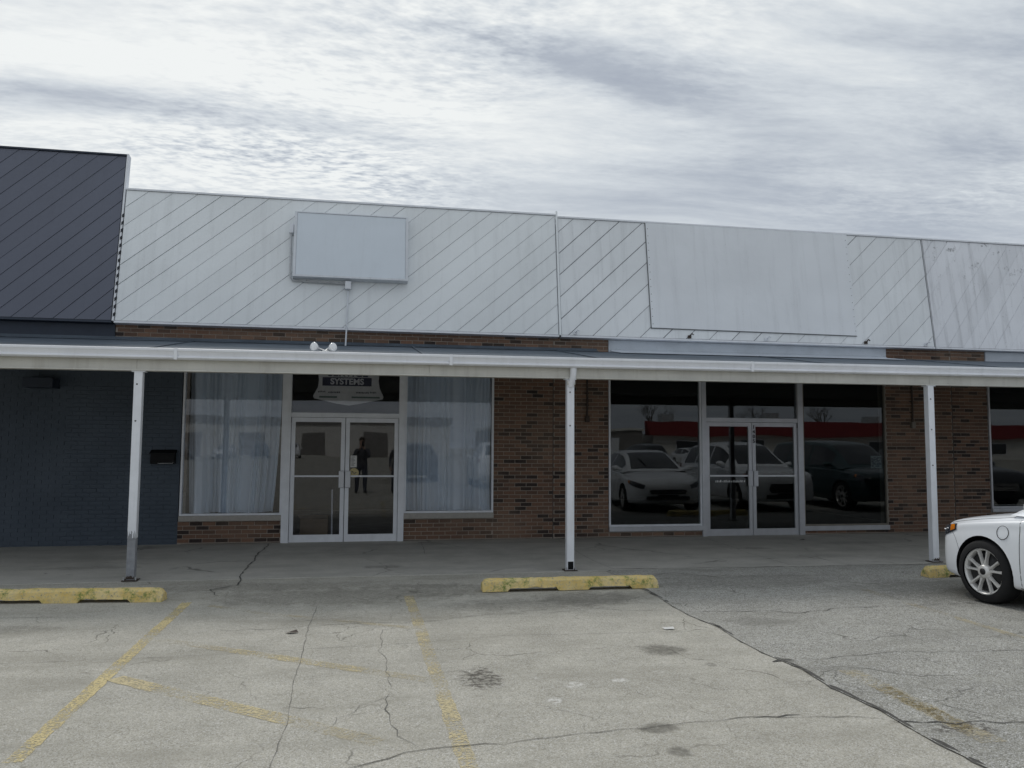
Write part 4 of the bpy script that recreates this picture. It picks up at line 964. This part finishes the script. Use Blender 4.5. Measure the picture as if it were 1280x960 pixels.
    body.modifiers.clear(); body.data = nm; bpy.data.objects.remove(co)
    if len(nm.materials) < 2: nm.materials.append(MT['trim'])
    for p in nm.polygons:
        ok = False
        for dd in (sp['fa'], sp['ra']):
            if all(math.hypot(nm.vertices[i].co.y+dd, nm.vertices[i].co.z-sp['wr']) < ar+.002 for i in p.vertices): ok = True
        p.material_index = 1 if ok else 0
        p.use_smooth = not ok
    vn = []
    for v in nm.vertices:
        a_ = Vector((0, 0, 0))
        for (c_, i_, d_) in kd.find_n(v.co, 4): a_ += kd_src[i_][1]/(d_+1e-4)
        vn.append(a_.normalized())
    ln = [Vector((0, 0, 0))]*len(nm.loops)
    for p in nm.polygons:
        for li in p.loop_indices:
            n_ = vn[nm.loops[li].vertex_index]; ln[li] = n_ if p.use_smooth and n_.dot(p.normal) > .3 else p.normal.copy()
    nm.normals_split_custom_set(ln)
    def patch(nm_, fd0, fd1, t0, t1, side, lift, mat, nd=14, nt=6, parent=c, thick=.0):
        vs = []
        for i in range(nd+1):
            for j in range(nt+1):
                v_ = j/nt; dd = (fd0(v_) if callable(fd0) else fd0)+((fd1(v_) if callable(fd1) else fd1)-(fd0(v_) if callable(fd0) else fd0))*i/nd
                a = t0(i/nd) if callable(t0) else t0; b = t1(i/nd) if callable(t1) else t1
                vs.append(B(dd, a+(b-a)*v_, side, lift))
        fs = [(i*(nt+1)+j, i*(nt+1)+j+1, (i+1)*(nt+1)+j+1, (i+1)*(nt+1)+j) for i in range(nd) for j in range(nt)]
        # skirt so that the patch is a solid lip and not a floating sheet
        return MB().add(vs, fs, True).build(nm_, mat, parent)
    def strip(nm_, pts, side, w, mat, lift=.0012, parent=body):
        vs = []
        for i, (dd, tt) in enumerate(pts):
            q = B(dd, tt, side, lift); a = pts[min(i+1, len(pts)-1)]; b = pts[max(i-1, 0)]
            tg = (B(*a, side)-B(*b, side)).normalized(); nn = (B(dd, tt, side, .05)-B(dd, tt, side)).normalized(); cx = tg.cross(nn).normalized()
            vs += [q+cx*w/2, q-cx*w/2]
        MB().add(vs, [(2*i, 2*i+1, 2*i+3, 2*i+2) for i in range(len(pts)-1)]).build(nm_, mat, parent)
    # cabin
    def G(dd, qq, side=1, lift=0.0):
        zr = float(interp(sp['gd'], sp['gz'], dd)); bz = sp['belt']-.03; hh = max(zr-bz, .005); k = min(1, hh/.42)
        rw = sp['rw']*k+sp['bw']*.9*(1-k)
        pts = [(sp['bw']+.035, bz), (sp['bw'], bz+hh*.25), (sp['bw']-(sp['bw']-rw)*.62, bz+hh*.72), (rw+.01, bz+hh*.92), (rw*.82, bz+hh*.985), (rw*.4, zr+.006), (0, zr+.008)]
        x, z = cr(pts, qq); q = Vector((x*side, -dd, z))
        if lift:
            o_ = Vector((0, -2.6, .75)); 
            p1_, p0_ = cr(pts, min(qq+.05, 6)), cr(pts, max(qq-.05, 0)); nn = Vector((p1_[1]-p0_[1], 0, p0_[0]-p1_[0])).normalized()
            e = .02; za, zb_ = (float(interp(sp['gd'], sp['gz'], min(max(dd+s_*e, sp['gd'][0]), sp['gd'][-1]))) for s_ in (1, -1)); nn.y += (za-zb_)/(2*e)*max(nn.z, 0); nn.normalize()
            if qq > 3 and nn.z < 0: nn = -nn
            q += Vector((nn.x*side, nn.y, nn.z))*lift
        return q
    gds = list(np.linspace(sp['gd'][0], sp['gd'][-1], 44)); vs = []; NQ = 36
    for dd in gds: vs += [G(dd, 6*k/(NQ/2), 1) if k <= NQ/2 else G(dd, 6*(NQ-k)/(NQ/2), -1) for k in range(NQ+1)]
    MB().add(vs, [(i*(NQ+1)+k, i*(NQ+1)+k+1, (i+1)*(NQ+1)+k+1, (i+1)*(NQ+1)+k) for i in range(len(gds)-1) for k in range(NQ)], True).build('cabin', paint, c)
    def gp_(nm_, d0, d1, q0, q1, side, mat, lift=.005, nd=14, nq=10, both=False):
        vs = []; cols = nq+1
        for i in range(nd+1):
            dd = d0+(d1-d0)*i/nd; row = []
            for j in range(nq+1):
                if both:
                    f = -1+2*j/nq; row.append(G(dd, 6-abs(f)*(6-q0), 1 if f >= 0 else -1, lift))
                else:
                    a = q0(i/nd) if callable(q0) else q0; b = q1(i/nd) if callable(q1) else q1; row.append(G(dd, a+(b-a)*j/nq, side, lift))
            vs += row
        return MB().add(vs, [(i*cols+j, i*cols+j+1, (i+1)*cols+j+1, (i+1)*cols+j) for i in range(nd) for j in range(nq)], True).build(nm_, mat, c)
    gp_('windshield', sp['ws'][0], sp['ws'][1], 3.7, 6, 1, MT['cglass'], both=True, nq=16)
    gp_('rear_window', sp['rwin'][0], sp['rwin'][1], 3.7, 6, 1, MT['cglass'], both=True, nq=16)
    for side in (-1, 1):
        for k, (a, b) in enumerate(sp['side']): gp_('side_window', a, b, .55, 2.55, side, MT['cglass'])
        for (a, b) in sp['doors']:
            dr = patch('door', a, b, .9, 6.6, side, .0028, paint, 20, 22)
            hz_ = (a+b)/2+.28*(b-a)
            mb = MB(); p_ = [B(hz_+s_*.09, 5.35, side, .025 if abs(s_) < 1 else .002) for s_ in (-1, -.7, 0, .7, 1)]; mb.tube(p_, .011, 8); mb.build('handle', paint, dr)
            for (e, w_) in ((a, .008), (b, .008)): strip('door_gap', [(e, .9+k*.5) for k in range(12)]+[(e, 6.6)], side, w_, MT['seam'], .0034, dr)
        strip('sill_trim', [(sp['fa']+.42+k*(sp['ra']-sp['fa']-.84)/14, 1.05) for k in range(15)], side, .012, MT['seam'])
        # hood gap, bumper seam
        strip('hood_gap', [(.18+k*.07, 7.3+.2*k/16) for k in range(15)], side, .007, MT['seam'])
        strip('bumper_gap', [(.33+.22*k/8, 5.9-3.0*k/8) for k in range(9)], side, .004, MT['seam'])
        # headlight with amber corner, tail lamp
        hl = patch('headlight', .07, .47, lambda u: 4.35+.85*u*u, lambda u: 6.8-.5*u*u, side, .006, MT['lens'], 14, 6)
        patch('amber_marker', .375, .45, lambda u: 5.15+.2*u, lambda u: 6.3-.35*u*u, side, .0095, MT['amber'], 6, 4, hl)
        mb = MB()
        for (dd_, tt_, r_) in ((.27, 5.5, .011), (.33, 5.55, .010)): q_ = B(dd_, tt_, side, .004); mb.lathe([(-.004, .001), (.004, r_*.6), (.010, r_), (.013, r_*.8), (.008, .001)], q_, 'y', 14)
        mb.build('projector', MT['chrome'], hl)
        patch('tail_lamp', L-.40, L-.07, 5.0, 6.6, side, .006, simple('red_lens', (.25, .01, .01), .15, coat=1), 10, 5)
        # mirror
        mb = MB(); mx = sp['bw']+.14; mzz = sp['belt']+.07
        pts = [(sp['bw']-.01, -1.72, mzz-.03), (sp['bw']+.05, -1.70, mzz-.01), (mx-.03, -1.70, mzz), (mx+.06, -1.71, mzz+.005), (mx+.10, -1.73, mzz)]
        mb.tube([(p[0]*side, p[1]+(1.72-sp['side'][0][0]), p[2]) for p in pts], [.03, .045, .075, .07, .03], 14); mb.build('mirror', paint, c)
        for dd in (sp['fa'], sp['ra']):
            wx = .80*side; out = side
            r_ = sp['wr']; tw = sp['tw']; ctr = (wx, -dd, r_)
            wh = MB().lathe([(-.06, 0), (-.06, r_*.60), (.05, r_*.62)], ctr, 'x', 24).build('wheel', MT['trim'], c)
            MB().lathe([(-tw/2, r_*.74), (-tw/2, r_*.90), (-tw/2+.03, r_*.985), (-.03, r_), (.03, r_), (tw/2-.03, r_*.985), (tw/2, r_*.90), (tw/2-.004, r_*.82), (tw/2-.010, r_*.75), (tw/2-.03, r_*.70)], ctr, 'x', 48).build('tyre', MT['rubber'], wh)
            mb = MB(); f = side*(tw/2-.025)
            mb.lathe([(f-side*.10, r_*.70), (f-side*.01, r_*.715), (f+side*.010, r_*.735), (f+side*.010, r_*.70), (f-side*.005, r_*.665), (f-side*.09, r_*.64)], ctr, 'x', 48)
            nsp = 5
            for k in range(nsp):
                for dl in (-.155, .155):
                    a0 = 2*math.pi*k/nsp+.3; a1 = a0+dl*1.7
                    ci = Vector((f-side*.012, math.cos(a0+dl*.9)*r_*.17, math.sin(a0+dl*.9)*r_*.17)); ce = Vector((f-side*.004, math.cos(a1)*r_*.685, math.sin(a1)*r_*.685))
                    dv = (ce-ci).normalized(); pv_ = Vector((1, 0, 0)).cross(dv)*.5; qs = []
                    for (pt, w_, dep) in ((ci, .042, .03), (ci.lerp(ce, .5), .026, .026), (ce, .034, .03)):
                        for (s1, s2) in ((-1, 0), (-.55, 1), (.55, 1), (1, 0)):
                            qs.append(Vector(ctr)+pt+pv_*w_*s1+Vector((side*(dep*.5 if s2 else -dep*.6), 0, 0)))
                    mb.add(qs, [(4*i+j, 4*i+j+1, 4*i+j+5, 4*i+j+4) for i in range(2) for j in range(3)])
            mb.lathe([(f-side*.03, r_*.23), (f+side*.012, r_*.20), (f+side*.016, r_*.10), (f+side*.014, 0)], ctr, 'x', 24)
            mb.build('rim', silver or MT['rim'], wh)
            mb = MB(); mb.lathe([(f+side*.013, r_*.105), (f+side*.020, r_*.10), (f+side*.021, 0)], ctr, 'x', 20)
            for k in range(5):
                a = 2*math.pi*(k+.5)/5+.3; mb.lathe([(f-side*.02, .012), (f+side*.006, .012), (f+side*.008, 0)], (ctr[0], ctr[1]+math.cos(a)*r_*.165, ctr[2]+math.sin(a)*r_*.165), 'x', 8)
            mb.build('hub_cap', MT['trim'], wh)
            MB().lathe([(f-side*.075, r_*.18), (f-side*.075, r_*.55), (f-side*.085, r_*.55)], ctr, 'x', 32).build('brake_disc', MT['steel'], wh)
    # grille, lower intake, emblem
    zc_ = float(interp(sp['d'], sp['zs'], 0)); zbn = sp['zb'][0]
    hexg = [(-.40, zbn+.10), (-.46, zbn+.17), (-.40, zc_-.01), (.40, zc_-.01), (.46, zbn+.17), (.40, zbn+.10)]
    g_ = MB().prism(hexg, lambda x, z: (x, .012, z), lambda x, z: (x, -.02, z)).build('grille', MT['trim'], c)
    mb = MB()
    for k in range(5): z = zbn+.12+k*(zc_-zbn-.13)/5; mb.box(-.38, .38, .012, .022, z, z+.012)
    mb.build('grille_bar', MT['chrome'], g_)
    MB().box(-.52, .52, -.06, .016, zbn-.05, zbn+.045, .01).build('lower_intake', MT['trim'], c)
    MB().box(-.24, .24, -.02, .024, zbn-.0, zbn+.085, .004).build('plate_holder', MT['seam'], c)
    if detail:
        # round charge-port door on the left front wing
        cp = B(1.085, 4.75, -1, .002); nn = (B(1.085, 4.75, -1, .05)-B(1.085, 4.75, -1)).normalized(); a_ = Vector((0, 1, 0)); a_ = (a_-nn*a_.dot(nn)).normalized(); b_ = nn.cross(a_)
        mb = MB(); mb.tube([cp+(a_*math.cos(k*math.pi/16)+b_*math.sin(k*math.pi/16))*.068 for k in range(33)], .0035, 6, False); mb.build('charge_port', MT['seam'], c)
        mb = MB()
        for k in range(2): mb.tube([G(1.32+.02*k, 5.2-.0*k, s_, .02) for s_ in (-1,)]+[G(1.75, 4.7, -1, .022)], .008, 6)
        mb.build('wiper', MT['trim'], c)
    c.location = loc; c.rotation_euler = (0, 0, heading)
    return c
def copy_tree(o, parent=None):
    n = o.copy(); COL.objects.link(n)
    if parent is not None: n.parent = parent
    for ch in list(o.children): copy_tree(ch, n)
    return n
sedan = make_car(SEDAN, MT['carw'], 'white sedan nosed in towards the shops at the right edge', (7.125, 8.225, .006), R(6), 'cars parked in front of the shops')
suv = make_car(SUV, MT['carw'], 'white sport utility car parked just right of the white sedan', (10.1, 8.3, .006), R(0), 'cars parked in front of the shops', detail=False)
van = make_car(VAN, MT['carg'], 'dark teal minivan parked right of the white sport utility car', (12.9, 8.6, .006), R(0), 'cars parked in front of the shops', name='parked_van', cat='van', detail=False)
rr = random.Random(12)
# row across the lot, mirrored in the windows
rr = random.Random(12)
dark = make_car(SUV, MT['card'], 'black sport utility car beyond the left end of the far row', (-21, -61, 0), R(0), 'cars parked across the lot', detail=False)
row = [(dark, -17.5, -60, 'black sport utility car at left end of the far row across the lot'), (sedan, -14.6, -61, 'white sedan second in the far row across the lot'), (dark, -10.5, -60.5, 'black sport utility car between two pale cars in the far row'),
       (suv, -7.2, -61, 'white sport utility car at right end of the far row across the lot'), (suv, 5.2, -7.5, 'white sport utility car parked behind the photographer facing the shops'), (dark, 2.3, -11.5, 'black sport utility car behind the photographer beside a white one'), (sedan, 27, -34, 'white sedan in front of the red roofed store across the lot'), (dark, 17, -24, 'black sport utility car halfway to the red roofed store')]
n = copy_tree(dark); n.location = (16.2, 8.3, .006); n.rotation_euler = (0, 0, R(2)); n['label'] = 'black sport utility car parked right of the dark teal minivan'; n['group'] = 'cars parked in front of the shops'
for src, x, y, lb in row:
    n = copy_tree(src); n.location = (x, y, 0); n.rotation_euler = (0, 0, R(rr.uniform(-6, 6)+ (0 if rr.random() < .6 else 180))); n['label'] = lb; n['group'] = 'cars parked across the lot'

# ------------------------------------------------------------------ across the lot (seen in the glass)
ST = thing('store_building', 'long white store with red mansard roof across the parking lot', 'building', (60, -62, 0))
MB().box(33, 110, -76, -62, 0, 2.9).build('wall', MT['wallw'], ST)
MB().prism([(-61.0, 2.75), (-62.0, 4.45), (-62.5, 4.45), (-62.5, 2.75)], lambda y, z: (32.2, y, z), lambda y, z: (110.6, y, z)).build('mansard_roof', MT['red'], ST)
for k in range(9):
    x = 36+k*8.3; o = MB().box(x, x+2.6, -62.0, -61.93, .8, 2.2).build('window', MT['cglass'], ST)
    mb = MB(); mb.box(x-.08, x, -62, -61.9, .72, 2.28); mb.box(x+2.6, x+2.68, -62, -61.9, .72, 2.28); mb.box(x, x+2.6, -62, -61.901, 2.2, 2.28); mb.box(x, x+2.6, -62, -61.901, .72, .8); mb.build('frame', MT['alu'], o)
for k in range(5): MB().box(36+k*14, 37.6+k*14, -68, -66.6, 2.9, 5.5+.3*(k % 2), .02).build('roof_unit', MT['steel'], ST)
G1 = thing('warehouse', 'low dark grey annex left of the red roofed store across the lot', 'building', (26, -62, 0))
MB().box(14, 31.5, -75, -61.5, 0, 3.2).build('wall', MT['wallg'], G1)
MB().box(13.8, 31.7, -75.2, -61.3, 3.2, 3.45).build('parapet', MT['wallw'], G1)
for k in range(3): MB().box(16+k*5, 19+k*5, -61.5, -61.44, 0, 2.6).build('roller_door', MT['alu'], G1)
G2 = thing('warehouse', 'long pale flat roofed warehouse far across the lot to the left', 'building', (-20, -84, 0))
MB().box(-70, 12, -104, -84, 0, 4.1).build('wall', MT['wallw'], G2)
MB().box(-70.2, 12.2, -104.2, -83.8, 4.1, 5.1).build('parapet', MT['wallg'], G2)
for k in range(9): MB().box(-64+k*8, -60.8+k*8, -84, -83.94, 0, 3.0).build('roller_door', MT['wallg'], G2)
def bare_tree(x, y, h_, seed, label):
    tr = thing('bare_tree', label, 'tree', (x, y, 0), 'bare trees across the lot'); rr = random.Random(seed)
    mb = MB(); mb.tube([(x, y, -.1), (x+.1, y, h_*.2), (x, y+.1, h_*.4)], [h_*.028, h_*.022, h_*.018], 8); mb.build('trunk', MT['bark'], tr)
    mb = MB()
    def br(p, d_, l, r, lev):
        q = p+d_*l; mb.tube([p, p.lerp(q, .5)+Vector((rr.uniform(-.05, .05)*l, rr.uniform(-.05, .05)*l, 0)), q], [r, r*.8, r*.55], 5 if lev < 3 else 3, False)
        if lev < 5:
            for _ in range(3 if lev < 4 else 2):
                nd = (d_+Vector((rr.uniform(-.8, .8), rr.uniform(-.8, .8), rr.uniform(-.1, .6)))).normalized(); br(p.lerp(q, rr.uniform(.6, 1)), nd, l*rr.uniform(.55, .8), r*.55, lev+1)
    for _ in range(4): br(Vector((x, y+.1, h_*rr.uniform(.3, .4))), Vector((rr.uniform(-.7, .7), rr.uniform(-.7, .7), 1)).normalized(), h_*.24, h_*.011, 1)
    mb.build('crown', MT['bark'], tr)
bare_tree(41, -84, 9.5, 1, 'bare tree behind the left end of the red roofed store')
bare_tree(58, -86, 9, 2, 'bare tree behind the middle of the red roofed store')
bare_tree(70, -86, 9.5, 3, 'bare tree behind the right half of the red roofed store')
bare_tree(84, -84, 9, 4, 'bare tree behind the far right of the red roofed store')

# ------------------------------------------------------------------ photographer (mirrored in the glass door)
def person(x, y, face, label, phone, seed=0):
    p = thing('person', label, 'person', (x, y, 0))
    me = bpy.data.meshes.new('body')
    J = dict(pelvis=(0, 0, .95, .15, .11), waist=(0, -.01, 1.08, .14, .10), chest=(0, -.01, 1.28, .17, .115), neck0=(0, 0, 1.45, .075, .07), neck=(0, .015, 1.53, .055, .055), head=(0, .03, 1.62, .080, .095), crown=(0, .02, 1.73, .065, .08))
    for s_, n in ((-1, 'l'), (1, 'r')):
        J['sh'+n] = (s_*.18, -.01, 1.40, .065, .06)
        if phone: J['el'+n] = (s_*.24, .16, 1.20, .046, .046); J['wr'+n] = (s_*.075, .33, 1.44, .030, .028); J['ha'+n] = (s_*.055, .345, 1.52, .032, .022)
        else: J['el'+n] = (s_*.25, -.02, 1.12, .046, .046); J['wr'+n] = (s_*.25, .07, .88, .030, .028); J['ha'+n] = (s_*.25, .10, .78, .034, .022)
        J['hp'+n] = (s_*.10, 0, .88, .095, .095); J['kn'+n] = (s_*.12, .02, .49, .062, .062); J['an'+n] = (s_*.13, -.01, .09, .045, .045); J['to'+n] = (s_*.15, .16, .04, .042, .035)
    E_ = [('pelvis', 'waist'), ('waist', 'chest'), ('chest', 'neck0'), ('neck0', 'neck'), ('neck', 'head'), ('head', 'crown')]
    for n in 'lr': E_ += [('chest', 'sh'+n), ('sh'+n, 'el'+n), ('el'+n, 'wr'+n), ('wr'+n, 'ha'+n), ('pelvis', 'hp'+n), ('hp'+n, 'kn'+n), ('kn'+n, 'an'+n), ('an'+n, 'to'+n)]
    ks = list(J); me.from_pydata([J[k][:3] for k in ks], [(ks.index(a), ks.index(b)) for a, b in E_], [])
    tmp = bpy.data.objects.new('tmp', me); COL.objects.link(tmp)
    tmp.modifiers.new('s', 'SKIN'); sv = me.skin_vertices[0].data
    for i, k in enumerate(ks): sv[i].radius = (J[k][3]*1.25, J[k][4]*1.25); sv[i].use_root = (k == 'pelvis')
    md = tmp.modifiers.new('ss', 'SUBSURF'); md.levels = 2; md.render_levels = 2
    bpy.context.view_layer.update()
    bm_ = bpy.data.meshes.new_from_object(tmp.evaluated_get(bpy.context.evaluated_depsgraph_get())); bpy.data.objects.remove(tmp)
    bm_.materials.clear()
    for m in (MT['skin'], MT['cloth'], MT['jeans'], MT['trim']): bm_.materials.append(m)
    for q in bm_.polygons:
        cc = q.center; q.use_smooth = True
        hand = min((cc-Vector(J['ha'+n][:3])).length for n in 'lr') < .085
        q.material_index = 0 if (cc.z > 1.50 and abs(cc.x) < .13 and cc.y < .2) or hand else 1 if cc.z > .93 else 2 if cc.z > .10 else 3
    b = put('body', bm_, p)
    hm = MB(); hm.lathe([(-.09, .055), (-.04, .092), (.03, .100), (.08, .075), (.105, .03), (.11, 0)], (0, .005, 1.70), 'z', 20); hm.build('hair', MT['hair'], b).location = (0, 0, 0)
    for o_ in list(p.children_recursive): 
        pass
    # hair was built relative to the thing's offset: bring it back to the body's frame
    for o_ in b.children: o_.data.transform(Matrix.Translation(OFF[p.name]))
    # five fingers each hand
    for s_, n in ((-1, 'l'), (1, 'r')):
        mb = MB(); hx, hy, hz_ = J['ha'+n][:3]
        for k, (dx, ln) in enumerate(((-.024, .060), (-.008, .072), (.008, .068), (.022, .052))):
            if phone: mb.tube([(hx+s_*.0, hy, hz_+dx), (hx-s_*.02, hy+.022, hz_+.01+dx), (hx-s_*ln*.7, hy+.024, hz_+.012+dx)], [.010, .009, .007], 8)
            else: mb.tube([(hx, hy+dx, hz_), (hx-s_*.005, hy+dx, hz_-ln*.6), (hx-s_*.018, hy+dx, hz_-ln)], [.010, .009, .007], 8)
        if phone: mb.tube([(hx, hy-.01, hz_), (hx-s_*.015, hy-.02, hz_+.03), (hx-s_*.035, hy-.012, hz_+.045)], [.012, .010, .008], 8)
        else: mb.tube([(hx, hy+.02, hz_+.03), (hx-s_*.02, hy+.045, hz_), (hx-s_*.025, hy+.05, hz_-.025)], [.012, .010, .008], 8)
        o_ = mb.build('fingers', MT['skin'], b); o_.data.transform(Matrix.Translation(OFF[p.name]))
    p.rotation_euler = (0, 0, face); return p
person(-.03, -.44, 0, 'person in dark jacket raising a phone to photograph the shops', True)
o = MB().box(-.040, .040, -.068, -.060, 1.52, 1.68, .003).build('phone', MT['trim']); tag(o, 'black phone held up by the person in dark jacket', 'phone')
person(1.14, -.5, R(-5), 'person in dark clothes standing beside the photographer with arms down', False)
print('objects', len(S.objects))
